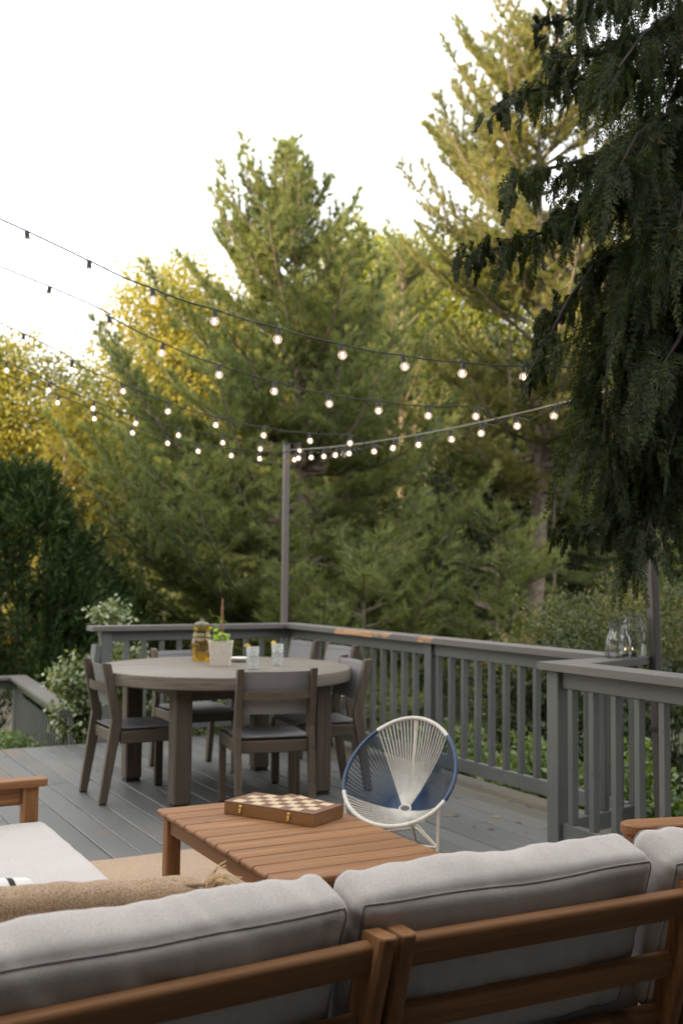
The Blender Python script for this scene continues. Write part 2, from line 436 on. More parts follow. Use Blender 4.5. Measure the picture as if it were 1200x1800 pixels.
nb = 26000; bx = rg.uniform(-1.0, 3.9, nb); by = rg.uniform(10.2, 17.5, nb); bh = rg.uniform(.03, .07, nb)
bdir = rg.normal(size=(nb, 3)) * [1, 1, 0]; bdir /= np.linalg.norm(bdir, axis=1)[:, None] + 1e-6
b0 = np.stack([bx, by, np.full(nb, GZ + .01)], 1); tipv = b0 + bdir * .025 + np.stack([0 * bh, 0 * bh, bh], 1)
sd = np.cross(bdir, [0, 0, 1.]) * .006
gv = np.stack([b0 - sd, b0 + sd, tipv], 1)
go = soup('grass', gv, 3, GRASSM); tag(go, 'short green grass growing over the lawn beyond the deck', 'grass', kind='stuff')

# ------------------------------------------------------------------ deck
def deck_mat():
    m, t, b = newmat('grey_deck_paint')
    v = objco(t, rand=False); isl = island(t)
    vg = objco(t, (75, 2.2, 75), rand=False); gr = noisef(t, vg, 1., 6, .65, .4)
    big = noisef(t, v, 1.3, 6, .62); fine = noisef(t, v, 32, 5, .7)
    base = (.106, .108, .108)
    c = mixc(t, isl, tuple(x * .78 for x in base), tuple(x * 1.26 for x in base))
    c = mixc(t, maprange(t, gr, .36, .78, 0, .45), c, tuple(x * .58 for x in base))
    c = mixc(t, maprange(t, big, .35, .72, 0, .5), c, (.145, .138, .128))
    # mould and bare wood where the weather gets at it: left end and the strip under the right railing
    sx = t.nodes.new('ShaderNodeSeparateXYZ'); t.links.new(v, sx.inputs[0])
    far_l = maprange(t, sx.outputs['X'], 2.4, 1.7); far_y = maprange(t, sx.outputs['Y'], 6.8, 8.2)
    ml = t.nodes.new('ShaderNodeMath'); ml.operation = 'MULTIPLY'; t.links.new(far_l, ml.inputs[0]); t.links.new(far_y, ml.inputs[1])
    wn = noisef(t, objco(t, (5, 2.2, 5), rand=False), 1.0, 8, .6, .5)
    wm = t.nodes.new('ShaderNodeMath'); wm.operation = 'MULTIPLY'
    t.links.new(maprange(t, wn, .53, .62, 0, .8), wm.inputs[0]); t.links.new(ml.outputs[0], wm.inputs[1])
    c = mixc(t, wm.outputs[0], c, (.17, .105, .07))
    rgt = maprange(t, sx.outputs['X'], 3.78, 4.05)
    rm = t.nodes.new('ShaderNodeMath'); rm.operation = 'MULTIPLY'
    t.links.new(maprange(t, big, .38, .6, .15, .85), rm.inputs[0]); t.links.new(rgt, rm.inputs[1])
    c = mixc(t, rm.outputs[0], c, (.15, .125, .088))
    wn2 = noisef(t, objco(t, (3, 1.3, 3), rand=False), 1.3, 8, .65, .4)
    c = mixc(t, maprange(t, wn2, .60, .67, 0, .6), c, (.145, .115, .09))
    c = mixc(t, maprange(t, fine, .66, .74, 0, .6), c, (.09, .085, .08))
    t.links.new(c, b.inputs['Base Color'])
    t.links.new(maprange(t, big, .3, .7, .38, .58), b.inputs['Roughness']); b.inputs['Specular IOR Level'].default_value = .45
    bump(t, b, gr, .4, .0015)
    return m
DECKM = deck_mat()
rnd = random.Random(11)
deck = MB()
PITCHB = .1492; DEND = 8.73
k0 = -22
for k in range(k0, 20):
    xa = 1.553 + PITCHB * k; xb = xa + PITCHB - .0065
    if xa > 4.34: break
    xb = min(xb, 4.345)
    y0 = -1.2 if xa < 3.6 else 4.23
    y1 = DEND
    cuts = [y0]; y = y0 + rnd.uniform(1.2, 4.0)
    while y < y1 - .8:
        cuts.append(y); y += rnd.choice((2.4, 3.6, 4.8)) + rnd.uniform(-.2, .2)
    cuts.append(y1)
    for a, b_ in zip(cuts[:-1], cuts[1:]):
        deck.box(((xa + xb) / 2, (a + b_) / 2 + .0, -.014 + rnd.uniform(-.0012, .0012)), (xb - xa, b_ - a - .003, .028), bev=.0035)
# joists and rim below
for yj in np.arange(-1.0, 8.7, .55):
    xr = 3.66 if yj < 4.3 else 4.3
    deck.box(((xr - 1.75) / 2, yj, -.12), (xr + 1.75, .04, .18), bev=0)
deck.box((4.318, 6.48, -.125), (.036, 4.5, .19), bev=.002)
deck.box((3.672, 1.5, -.125), (.036, 5.4, .19), bev=.002)
deck.box((1.2, 8.705, -.125), (6.2, .036, .19), bev=.002)
tag(deck.build('deck', DECKM, merge=False), kind='structure')

rfl = np.random.default_rng(77); nl = 90
lx = np.concatenate([rfl.uniform(3.5, 4.28, 50), rfl.uniform(.9, 3.4, 40)]); ly = np.concatenate([rfl.uniform(4.6, 8.5, 50), rfl.uniform(5.3, 8.6, 40)])
la_ = rfl.uniform(0, 6.28, nl); ls_ = rfl.uniform(.010, .03, nl); fq = []
for x, y, a_, q_ in zip(lx, ly, la_, ls_):
    u_ = np.array([math.cos(a_), math.sin(a_), 0]); v_ = np.array([-u_[1], u_[0], 0]); c_ = np.array([x, y, .003])
    fq.append([c_ - u_ * q_, c_ + v_ * q_ * .4 + [0, 0, .006], c_ + u_ * q_ + [0, 0, .003], c_ - v_ * q_ * .4 + [0, 0, .002]])
FALL = bpy.data.materials.new('dry_leaf'); FALL.use_nodes = True; _b = FALL.node_tree.nodes['Principled BSDF']; _b.inputs['Roughness'].default_value = .8
_g = FALL.node_tree.nodes.new('ShaderNodeNewGeometry'); FALL.node_tree.links.new(ramp(FALL.node_tree, _g.outputs['Random Per Island'], [(0., (.06, .035, .018)), (.6, (.17, .09, .035)), (1., (.30, .20, .09))]), _b.inputs['Base Color'])
fo = soup('fallen_leaves', np.array(fq), 4, FALL); tag(fo, 'dry brown leaves scattered over the deck boards', 'leaves', kind='stuff')

# ------------------------------------------------------------------ railings
CAPZ = .945
def cap_mat(axis, peel=None):
    m, t, b = newmat('weathered_cap_' + 'xyz'[axis] + ('_peeled' if peel else ''))
    v = objco(t, rand=False); sc = [60.] * 3; sc[axis] = 2.4
    gr = noisef(t, objco(t, tuple(sc), rand=False), 1., 6, .65, .5); big = noisef(t, v, 3, 5)
    base = (.125, .115, .108)
    c = mixc(t, maprange(t, gr, .35, .75, 0, .55), base, tuple(x * .6 for x in base))
    c = mixc(t, maprange(t, big, .4, .7, 0, .4), c, (.165, .15, .138))
    if peel:
        s = t.nodes.new('ShaderNodeSeparateXYZ'); t.links.new(v, s.inputs[0])
        ax = s.outputs['XYZ'[axis]]; tot = None
        edge = noisef(t, objco(t, (14, 5, 14) if axis == 1 else (5, 14, 14), rand=False), 1., 7, .6)
        for (a, b_, soft) in peel:
            p1 = maprange(t, ax, a - soft, a + soft); p2 = maprange(t, ax, b_ + soft, b_ - soft)
            q = t.nodes.new('ShaderNodeMath'); q.operation = 'MULTIPLY'; t.links.new(p1, q.inputs[0]); t.links.new(p2, q.inputs[1])
            if tot is None: tot = q.outputs[0]
            else:
                q2 = t.nodes.new('ShaderNodeMath'); q2.operation = 'MAXIMUM'; t.links.new(tot, q2.inputs[0]); t.links.new(q.outputs[0], q2.inputs[1]); tot = q2.outputs[0]
        inn = maprange(t, s.outputs['X'], 4.225, 4.165)       # inner half of the cap only
        sm = t.nodes.new('ShaderNodeMath'); sm.operation = 'MULTIPLY_ADD'; t.links.new(tot, sm.inputs[0]); t.links.new(inn, sm.inputs[1]); sm.inputs[2].default_value = 0
        ad = t.nodes.new('ShaderNodeMath'); ad.operation = 'ADD'; t.links.new(sm.outputs[0], ad.inputs[0]); t.links.new(maprange(t, edge, .3, .7, -.75, .30), ad.inputs[1])
        pk = maprange(t, ad.outputs[0], .52, .56)
        woodc = ramp(t, gr, [(.3, (.20, .09, .04)), (.5, (.42, .22, .11)), (.7, (.58, .38, .22))])
        c = mixc(t, pk, c, woodc)
    t.links.new(c, b.inputs['Base Color']); b.inputs['Roughness'].default_value = .6; bump(t, b, gr, .5, .0015)
    return m
CAPX, CAPY = cap_mat(0), cap_mat(1)
CAPPEEL = cap_mat(1, [(6.92, 7.83, .07), (6.36, 6.55, .05)])

def run_parts(root, axis, a, b, line, posts, bal0, step, z0=0.0, capz=CAPZ, skip=()):
    """rails and balusters of one straight run along axis (0 x, 1 y); line = the other coordinate of the centre"""
    def P(s_, o_, z): return (s_, line + o_, z) if axis == 0 else (line + o_, s_, z)
    def D(l, t_, h): return (l, t_, h) if axis == 0 else (t_, l, h)
    m = RAILP[axis]
    ends = sorted([a] + [q for p in posts for q in (p - .0455, p + .0455)] + [b])
    segs = [(ends[i], ends[i + 1]) for i in range(0, len(ends) - 1) if ends[i + 1] - ends[i] > .12]
    segs = [sg for sg in segs if not any(abs((sg[0] + sg[1]) / 2 - p) < .04 for p in posts)]
    for (u, v) in segs:
        mb = MB(); mb.box(P((u + v) / 2, 0, capz - .083), D(v - u - .002, .04, .088), bev=.004); mb.build('top_rail', m, root)
        mb = MB(); mb.box(P((u + v) / 2, 0, z0 + .105), D(v - u - .002, .04, .09), bev=.004); mb.build('bottom_rail', m, root)
    for p in posts:
        mb = MB(); mb.box(P(p, 0, z0 + (capz - .04) / 2 - .06), D(.09, .09, capz - z0 - .04 + .12), bev=.005); mb.build('post', RAILP[2], root)
    k = 0; s_ = bal0
    zt, zb = capz - .128, z0 + .151
    while s_ < b - .02:
        if s_ > a + .02 and not any(abs(s_ - p) < .075 for p in posts):
            mb = MB(); mb.box(P(s_, 0, (zt + zb) / 2), D(.038, .038, zt - zb), bev=.003); mb.build('baluster', RAILP[2], root)
        s_ += step
def capboard(root, pts, mat, capz=CAPZ):
    """flat cap outline with a thickness of 38 mm"""
    mb = MB(); n = len(pts); e = .004
    ctr = V((sum(p[0] for p in pts) / n, sum(p[1] for p in pts) / n, 0))
    rings = []
    for z, ins in ((capz - .038, 0), (capz - e, 0), (capz, e)):
        rings += [[(p[0], p[1], z) if not ins else tuple(V((p[0], p[1], z)) + (ctr - V((p[0], p[1], 0))).normalized() * ins) for p in pts]]
    vs = [p for r_ in rings for p in r_]
    fs = [list(range(n))[::-1], [2 * n + i for i in range(n)]]
    for q in range(2):
        fs += [[q * n + i, q * n + (i + 1) % n, (q + 1) * n + (i + 1) % n, (q + 1) * n + i] for i in range(n)]
    mb.add(vs, fs)
    return mb.build('rail_cap', mat, root)
XL, YB = 4.225, 8.80                      # centre lines of the right and back runs
rr = thing('deck_railing', 'long grey railing along the right side, bare peeled wood on its cap', 'railing', group=None)
run_parts(rr, 1, 4.50, 8.755, XL, [6.46], 4.522 + .1545, .1545)
capboard(rr, [(4.145, 4.510), (4.335, 4.550), (4.335, 8.905), (4.145, 8.715)], CAPPEEL)
rb = thing('deck_railing', 'short grey wooden railing across the back of the deck behind the round table', 'railing')
run_parts(rb, 0, 2.54, 4.18, YB, [2.53], 2.71, .1545)
mb = MB(); mb.box((XL, YB, .4), (.09, .09, 1.0), bev=.005); mb.build('post', RAILP[2], rb)
mb = MB(); mb.box((2.455, 8.83, .67), (.05, .14, .24), (0, R(6), 0), .004); mb.build('stair_rail_end', RAILP[2], rb)
capboard(rb, [(2.40, 8.715), (4.143, 8.715), (4.333, 8.907), (2.40, 8.907)], CAPX)
rj = thing('deck_railing', 'short dark side of the grey railing under the two glass lanterns', 'railing')
rj.location = (3.60, 4.315, 0); JR = math.atan2(.152, .65); rj.rotation_euler = (0, 0, JR)
run_parts(rj, 0, .03, .66, 0, [], .10, .1345)
def jl(x, y): q = Matrix.Rotation(-JR, 2) @ Vector((x - 3.60, y - 4.315)); return (q.x, q.y)
capboard(rj, [jl(3.505, 4.389), jl(3.692, 4.204), jl(4.334, 4.425), jl(4.334, 4.547), jl(4.145, 4.507)], CAPX)
rn = thing('deck_railing', 'nearest grey railing at the right edge, with the thick corner post', 'railing')
run_parts(rn, 1, 0.2, 4.36, 3.585, [4.315, 2.2, .3], 4.21 - .1545 * 26, .1545)
capboard(rn, [(3.505, .1), (3.69, .1), (3.69, 4.2), (3.503, 4.387)], CAPY)

# lower railing beyond the deck end on the left
lowz, capl = GZ, .25
rlw = thing('lower_railing', 'low grey railing with close set balusters beyond the left end of the deck', 'railing')
pa, pb = V((2.30, 8.95, 0)), V((2.53, 12.15, 0)); dl = (pb - pa).normalized(); nl = V((-dl.y, dl.x, 0))
mb = MB(); mb.prof(pa + V((0, 0, capl - .019)), pb + dl * .1 + V((0, 0, capl - .019)), rrect(.19, .038, .005, 2)); mb.build('rail_cap', CAPY, rlw)
mb = MB(); mb.prof(pa + V((0, 0, capl - .085)), pb + V((0, 0, capl - .085)), rrect(.04, .09, .004, 2)); mb.build('top_rail', RAILP[1], rlw)
mb = MB(); mb.prof(pa + V((0, 0, lowz + .1)), pb + V((0, 0, lowz + .1)), rrect(.04, .09, .004, 2)); mb.build('bottom_rail', RAILP[1], rlw)
nb_ = 21
for i in range(nb_ + 1):
    p = pa + (pb - pa) * (i / nb_)
    ww = .09 if i == nb_ else .038
    mb = MB(); mb.box((p.x, p.y, (lowz + capl - .13) / 2 + .01 + (.03 if ww > .05 else 0)), (ww, ww, capl - .13 - lowz - .15 + (.2 if ww > .05 else 0)), bev=.003); mb.build('post' if ww > .05 else 'baluster', RAILP[2], rlw)
q0, q1 = pb, pb - V((3.2, .1, 0))
mb = MB(); mb.prof(q0 - V((.1, 0, 0)) + V((0, 0, capl - .019)), q1 + V((0, 0, capl - .019)), rrect(.19, .038, .005, 2)); mb.build('rail_cap', CAPX, rlw)
mb = MB(); mb.prof(q0 - V((.05, 0, 0)) + V((0, 0, capl - .085)), q1 + V((0, 0, capl - .085)), rrect(.04, .09, .004, 2)); mb.build('top_rail', RAILP[0], rlw)
for i in range(1, 9):
    p = q0 + (q1 - q0) * (i * .24 / 3.2)
    mb = MB(); mb.box((p.x, p.y, (lowz + capl - .13) / 2), (.04, .04, capl - .13 - lowz), bev=.003); mb.build('baluster', RAILP[2], rlw)

# ------------------------------------------------------------------ poles, wire and string lights
def pole(label, foot, top, w_):
    t = thing('light_pole', label, 'pole', foot)
    mb = MB(); mb.rbar((0, 0, 0), V(top) - V(foot), w_, w_, .004, up=(0, 1, 0), n=2); mb.build('shaft', POLEM, t)
    d = V(top) - V(foot)
    mb = MB(); mb.box((d.x, d.y, d.z + .004), (w_ + .008, w_ + .008, .014), bev=.003); mb.build('end_cap', DARKM, t)
    for z in (.55, .85):
        q = d * ((z - foot[2]) / d.z); mb = MB(); mb.box((q.x, q.y, q.z), (w_ + .012, w_ + .012, .03), bev=.003); mb.build('bracket', DARKM, t)
    mb = MB(); mb.tube([(d.x + .03 * math.cos(a), d.y, d.z - .04 + .018 * math.sin(a)) for a in np.linspace(-1.5, 1.5, 8)], .004, 6); mb.build('hook', STEEL, t)
    return t
PLT = at(503.5, 783, 9.905); PRT = at(1131, 655, 5.95)
pole('slim grey pole rising from the back corner of the deck railing', (4.236, 8.96, -.1), PLT, .05)
pole('slim brown pole behind the glass lanterns partly hidden by the drooping cedar', (4.405, 4.435, -.1), PRT, .052)

def bulb_parts(parent, P, lit=True, tilt=0, sz=1.0):
    b = MB()
    for rr_, z in ((.011, 0), ):
        pass
    Mt = Matrix.Translation(P) @ Euler((tilt * .6, tilt, 0)).to_matrix().to_4x4()
    b.lathe([(.0001, .002), (.010, .001), (.0125, -.006), (.0125, -.032), (.0145, -.035), (.0145, -.041), (.0001, -.042)], 12, Mt)
    s_ = b.build('socket', BLACK, parent, smooth=40)
    r_ = .0245 * sz; zc = -.041 - r_ * .93
    g_ = MB(); pr = [(.009, -.041)] + [(r_ * math.sin(a), zc + r_ * math.cos(a)) for a in np.linspace(.42, math.pi - .001, 14)]
    g_.lathe(pr, 18, Mt); g_.build('bulb', BULB if lit else CLEAR, s_, smooth=60)
    if lit:
        f_ = MB(); f_.lathe([(.0001, zc + .013), (.005, zc + .010), (.0085, zc), (.005, zc - .011), (.0001, zc - .013)], 10, Mt)
        f_.build('filament', FILA, s_, smooth=60)
rb_ = random.Random(3)
def strand(label, bulbs, d0, d1, x_end, left, right_pt=None, r=.0042, unlit=()):
    """bulbs: photo positions of the glowing globes; depth runs from d0 at x=0 to d1 at x_end"""
    t = thing('string_light', label, 'string lights', (0, 0, 0), 0, 'strands of globe lights over the deck')
    pts = []
    for (bx_, by_) in bulbs:
        d = d0 + (d1 - d0) * bx_ / x_end
        c = at(bx_, by_, d); pts.append(c + V((0, 0, .068)))
    line = [V(left)] + ([] if left is None else [])
    ext = pts[0] + (pts[0] - pts[1]) * (pts[0].x - (-.5)) / max(.05, abs(pts[0].x - pts[1].x)) * .25
    full = [V(left)]
    full += pts
    if right_pt is not None: full.append(V(right_pt))
    # smooth cord through the points (Catmull-Rom)
    P_ = [full[0] * 2 - full[1]] + full + [full[-1] * 2 - full[-2]]
    out = []
    for i in range(1, len(P_) - 2):
        for k in range(6):
            u = k / 6; a, b, c, d = P_[i - 1], P_[i], P_[i + 1], P_[i + 2]
            q = .5 * ((2 * b) + (c - a) * u + (2 * a - 5 * b + 4 * c - d) * u * u + (3 * b - a - 3 * c + d) * u ** 3)
            if i > 1 or k > 0: q = q - V((0, 0, .006 * math.sin(math.pi * u)))
            out.append(q)
    out.append(full[-1])
    mb = MB(); mb.tube(out, r, 6); mb.build('cord', BLACK, t, smooth=60)
    for i, p in enumerate(pts):
        bulb_parts(t, p, i not in unlit, rb_.uniform(-.18, .18))
    return t
ANCH = V((-5.0, 10.2, 6.2))
S1 = [(47, 428), (157, 480), (268, 529), (378, 566), (489, 598), (598, 626), (707, 646), (815, 658), (918, 664), (1022, 668)]
S2 = [(88, 523), (192, 575), (287, 622), (385, 660), (483, 689), (576, 711), (666, 723), (755, 732), (836, 733)]
S3 = [(42, 603), (127, 652), (214, 689), (297, 724), (380, 748), (462, 766), (542, 776), (617, 780)]
S4 = [(12, 652), (87, 687), (166, 719), (240, 745), (316, 766), (391, 779), (459, 790), (526, 793)]
S5 = [(104, 709), (168, 737), (231, 762), (293, 780), (347, 794), (409, 802), (456, 807), (518, 809)]
def wire_at(u):       # straight wire with sag between the poles
    p = PLT + V((0, 0, -.045)) + (PRT - PLT) * u + V((0, 0, .0)); p.z -= 4 * u * (1 - u) * .075; return p
def wire_u(px):
    lo, hi = 0., 1.
    for _ in range(40):
        u = (lo + hi) / 2; q = wire_at(u) - EYEP
        if 600 + FPX * q.dot(cx) / q.dot(c_f) < px: lo = u
        else: hi = u
    return lo
wr = thing('support_wire', 'pale steel wire strung between the two slim poles', 'wire')
mb = MB(); mb.tube([wire_at(u) for u in np.linspace(0, 1, 25)], .0048, 6); mb.build('cable', STEEL, wr, smooth=60)
strand('topmost strand of globe lights, ending behind the drooping cedar', S1, 5.7, 5.95, 1120, at(-1100, -120, 5.2), PRT + V((0, 0, -.05)))
strand('second highest strand of globe lights, joining the steel wire at the right', S2, 6.5, 6.95, 836, at(-1000, 60, 6.0), wire_at(wire_u(872)))
strand('third highest strand of globe lights, the one ending above the middle of the wire', S3, 7.6, 8.6, 617, at(-900, 160, 7.0), wire_at(wire_u(640)))
strand('upper of the two lowest strands of globe lights ending at the back pole', S4, 8.6, 9.75, 526, at(-900, 260, 8.0), PLT + V((.03, 0, -.03)))
strand('lowest strand of globe lights ending just below the top of the back pole', S5, 9.3, 9.85, 518, at(-800, 330, 8.6), PLT + V((.03, 0, -.16)))
sw = thing('string_light', 'strand of globe lights wound along the steel wire between the two poles', 'string lights', (0, 0, 0), 0, 'strands of globe lights over the deck')
WB = [523, 546, 570, 593, 608, 618, 654, 695, 736, 790, 846, 903, 979]
cpts = []
for i, px in enumerate(WB):
    lo, hi = 0., 1.
    for _ in range(40):
        u = (lo + hi) / 2; q = wire_at(u) - EYEP; xx = 600 + FPX * q.dot(cx) / q.dot(c_f)
        if xx < px: lo = u
        else: hi = u
    p = wire_at(lo) + V((0, 0, .0)); p.z += -.012
    bulb_parts(sw, p, i != 4, rb_.uniform(-.3, .3)); cpts.append(p)
    cpts.append(p + V((.01, .01, -.02 - .03 * rb_.random())) + (wire_at(min(1, lo + .035)) - wire_at(lo)))
cpts.append(PRT + V((0, 0, -.06)))
mb = MB(); mb.tube(cpts, .0042, 6); mb.build('cord', BLACK, sw, smooth=60)

# ------------------------------------------------------------------ dining set
TX, TY, TZ, TR = 2.69, 6.59, .782, .826
tb = thing('dining_table', 'round grey weathered wooden table with thick square legs', 'table', (TX, TY, 0))
def table_top_mat():
    m, t, b = newmat('grey_plank_top'); v = objco(t, rand=False)
    s = t.nodes.new('ShaderNodeSeparateXYZ'); t.links.new(v, s.inputs[0])
    mu = t.nodes.new('ShaderNodeMath'); mu.operation = 'MULTIPLY'; mu.inputs[1].default_value = 1 / .092
    t.links.new(s.outputs['Y'], mu.inputs[0])
    fl = t.nodes.new('ShaderNodeMath'); fl.operation = 'FLOOR'; t.links.new(mu.outputs[0], fl.inputs[0])
    wnz = t.nodes.new('ShaderNodeTexWhiteNoise'); wnz.noise_dimensions = '1D'; t.links.new(fl.outputs[0], wnz.inputs['W'])
    fr = t.nodes.new('ShaderNodeMath'); fr.operation = 'FRACT'; t.links.new(mu.outputs[0], fr.inputs[0])
    gr = noisef(t, objco(t, (3, 70, 70), rand=False), 1., 6, .65, .5)
    c = ramp(t, gr, [(.3, (.075, .062, .049)), (.5, (.165, .142, .118)), (.7, (.28, .25, .215))])
    c = mixc(t, maprange(t, wnz.outputs['Value'], 0, 1, 0, .5), c, (.085, .07, .056))
    eg = noisef(t, objco(t, (5, 5, 150), rand=False), 1., 5, .65, .5)
    up_ = t.nodes.new('ShaderNodeNewGeometry'); su = t.nodes.new('ShaderNodeSeparateXYZ'); t.links.new(up_.outputs['Normal'], su.inputs[0])
    c = mixc(t, maprange(t, su.outputs['Z'], .4, .8), ramp(t, eg, [(.3, (.06, .048, .037)), (.5, (.125, .102, .08)), (.7, (.19, .16, .13))]), c)
    gp = maprange(t, fr.outputs[0], .0, .05, 1, 0)
    gm = t.nodes.new('ShaderNodeMath'); gm.operation = 'MULTIPLY'; t.links.new(gp, gm.inputs[0]); t.links.new(maprange(t, su.outputs['Z'], .5, .8), gm.inputs[1])
    c = mixc(t, gm.outputs[0], c, (.05, .04, .03))
    t.links.new(c, b.inputs['Base Color']); b.inputs['Roughness'].default_value = .5; bump(t, b, gr, .3, .001); return m
mb = MB(); mb.lathe([(.0001, TZ), (TR - .012, TZ), (TR - .003, TZ - .004), (TR, TZ - .014), (TR, TZ - .074), (TR - .006, TZ - .08), (.0001, TZ - .08)], 96)
mb.build('tabletop', table_top_mat(), tb, smooth=30)
mb = MB()
for sx, sy, a in ((0, -.39, 0), (0, .39, 0), (-.39, 0, 1), (.39, 0, 1)):
    mb.box((sx, sy, TZ - .125), (.78, .03, .088) if a == 0 else (.03, .78, .088), bev=.003)
mb.build('apron', GREYW[0], tb)
for sx in (-1, 1):
    for sy in (-1, 1):
        mb = MB(); mb.box((sx * .465, sy * .468, (TZ - .081 + .012) / 2 + .006), (.112, .112, TZ - .081 - .012), bev=.01)
        lg = mb.build('leg', GREYW[2], tb)
        mb = MB(); mb.box((sx * .465, sy * .468, .007), (.1, .1, .0125), bev=.003); mb.build('foot_pad', BLACK, lg)

def make_chair(label, loc, rz, group):
    t = thing('dining_chair', label, 'chair', loc, rz, group)
    W = .217
    for s in (-1, 1):
        mb = MB()      # rear leg and back post in one bent piece
        pts = [(-.292, 0), (-.212, .50), (-.285, .835)]
        wy = .058
        prof_ = [(-.292 - .024, .008), (-.292 + .024, .008), (-.212 + .030, .49), (-.285 + .026, .835), (-.285 - .026, .842), (-.212 - .036, .505)]
        vs = [(s * W - .0185, y, z) for y, z in prof_] + [(s * W + .0185, y, z) for y, z in prof_]
        n = len(prof_)
        mb.add(vs, [list(range(n)), list(range(n, 2 * n))[::-1]] + [[i, (i + 1) % n, n + (i + 1) % n, n + i] for i in range(n)])
        pst = mb.build('rear_leg', GREYW[2], t)
        md = pst.modifiers.new('bevel', 'BEVEL'); md.width = .004; md.segments = 2; md.limit_method = 'ANGLE'
        mb = MB(); mb.box((s * W, -.292, .004), (.034, .044, .008), bev=.002); mb.build('foot_pad', BLACK, pst)
        mb = MB(); mb.box((s * W, .20, .22), (.037, .052, .425), bev=.005); lg = mb.build('front_leg', GREYW[2], t)
        mb = MB(); mb.box((s * W, .20, .004), (.034, .046, .008), bev=.002); mb.build('foot_pad', BLACK, lg)
        mb = MB(); mb.box((s * W, -.01, .392), (.036, .36, .075), bev=.005); mb.build('side_rail', GREYW[1], t)
    mb = MB(); mb.box((0, .20, .395), (.394, .03, .07), bev=.005); mb.build('front_rail', GREYW[0], t)
    mb = MB(); mb.box((0, -.215, .388), (.394, .03, .07), bev=.005); mb.build('back_rail', GREYW[0], t)
    # curved back slat behind the sling
    mb = MB(); n = 10; vs = []; fs = []
    for i in range(n + 1):
        x = -.199 + .398 * i / n; yb = -.262 - .03 * (1 - (2 * i / n - 1) ** 2)
        for (dy, z) in ((-.009, .665), (.009, .665), (.006, .712), (-.012, .712)): vs.append((x, yb + dy, z))
    for i in range(n):
        for k in range(4): fs.append([i * 4 + k, i * 4 + (k + 1) % 4, (i + 1) * 4 + (k + 1) % 4, (i + 1) * 4 + k])
    fs += [[0, 1, 2, 3], [n * 4 + 3, n * 4 + 2, n * 4 + 1, n * 4]]
    mb.add(vs, fs); mb.build('back_slat', GREYW[0], t, smooth=30)
    # slings: seat and back, each a thin curved sheet with hemmed edges
    def sheet(fn, nu, nv, th):
        m_ = MB(); vs = []; fs = []
        for side in (0, 1):
            for i in range(nu + 1):
                for j in range(nv + 1):
                    p, nn = fn(i / nu, j / nv); vs.append(V(p) + V(nn) * (th if side else 0))
        K = (nu + 1) * (nv + 1)
        for i in range(nu):
            for j in range(nv):
                a = i * (nv + 1) + j; q = [a, a + 1, a + nv + 2, a + nv + 1]
                fs.append(q); fs.append([K + x for x in q][::-1])
        rim = [i * (nv + 1) for i in range(nu + 1)] + [nu * (nv + 1) + j for j in range(1, nv + 1)] + [i * (nv + 1) + nv for i in range(nu - 1, -1, -1)] + [j for j in range(nv - 1, 0, -1)]
        for a, b in zip(rim, rim[1:] + rim[:1]): fs.append([a, b, K + b, K + a])
        return m_.add(vs, fs)
    mb = sheet(lambda u, v: ((-.215 + .43 * u, -.225 + .44 * v, .442 - .014 * math.sin(math.pi * u) * math.sin(math.pi * v) - (.02 * max(0, (v - .93) / .07) ** 2)), (0, 0, 1)), 12, 12, .006)
    mb.build('seat_sling', SLING, t, smooth=40)
    def bk(u, v):
        x = -.2 + .4 * u; z = .575 + .247 * v
        y = -.212 - .073 * (z - .5) / .335 + .024 - .032 * (1 - (2 * u - 1) ** 2)
        return (x, y, z), (0, 1, .15)
    mb = sheet(bk, 14, 6, .005); bs = mb.build('back_sling', SLING, t, smooth=40)
    for v in (.03, .9):
        mb = MB(); mb.tube([V(bk(u, v)[0]) + V((0, .006, 0)) for u in np.linspace(0, 1, 15)], .0035, 5)
        mb.build('hem', SLING, bs, smooth=60)
    return t
CG = 'sling dining chairs of the grey dining set'
# origin of a chair: its back top is at local y = -.285
def chair_loc(cx_, cy_, rz): return (cx_ + .285 * -math.sin(rz) * 1.0, cy_ + .285 * math.cos(rz), 0)
C0 = make_chair('grey dining chair seen from behind, in front of the table', chair_loc(2.63, 5.64, R(-11)), R(-11), CG)
for (x, y, rz, lab) in ((1.845, 6.60, R(-90), 'grey dining chair at the left end of the table, seen from its side'),
                        (2.74, 7.52, R(180), 'grey dining chair at the far left side of the table behind the amber jar'),
                        (3.50, 6.28, R(82), 'grey dining chair pulled up to the right side of the round table'),
                        (4.09, 8.22, R(90), 'spare grey dining chair against the right railing, the farther one by the corner post'),
                        (4.09, 7.55, R(90), 'spare grey dining chair against the right railing, between the far one and the table')):
    dup(C0, chair_loc(x, y, rz), rz, lab, CG)

# things on the table
def on_table(k): return (k[0], k[1], TZ)
jg = thing('drink_jar', 'amber glass jar with a glass lid on the round table', 'jar', (2.70, 7.03, TZ))
mb = MB(); mb.lathe([(.0001, .001), (.056, .001), (.062, .008), (.067, .05), (.070, .10), (.071, .135), (.066, .152), (.058, .160), (.066, .170), (.066, .176), (.058, .184), (.056, .20), (.060, .238), (.062, .244), (.058, .246)], 40)
mb.build('jar_body', AMBER, jg, smooth=50)
mb = MB(); mb.lathe([(.0001, .004), (.054, .004), (.060, .012), (.066, .05), (.0685, .10), (.069, .132), (.0001, .133)], 32); mb.build('drink', refr('amber_drink', (.99, .84, .16), 1.15, .12), jg, smooth=50)
mb = MB(); mb.lathe([(.063, .247), (.06, .252), (.042, .264), (.02, .271), (.0001, .273)], 32); li = mb.build('lid', glass('lid_glass', (.62, .60, .35), ior=1.6), jg, smooth=50)
mb = MB(); mb.lathe([(.0001, .272), (.010, .273), (.014, .283), (.010, .293), (.0001, .296)], 16); mb.build('knob', CLEAR, li, smooth=50)
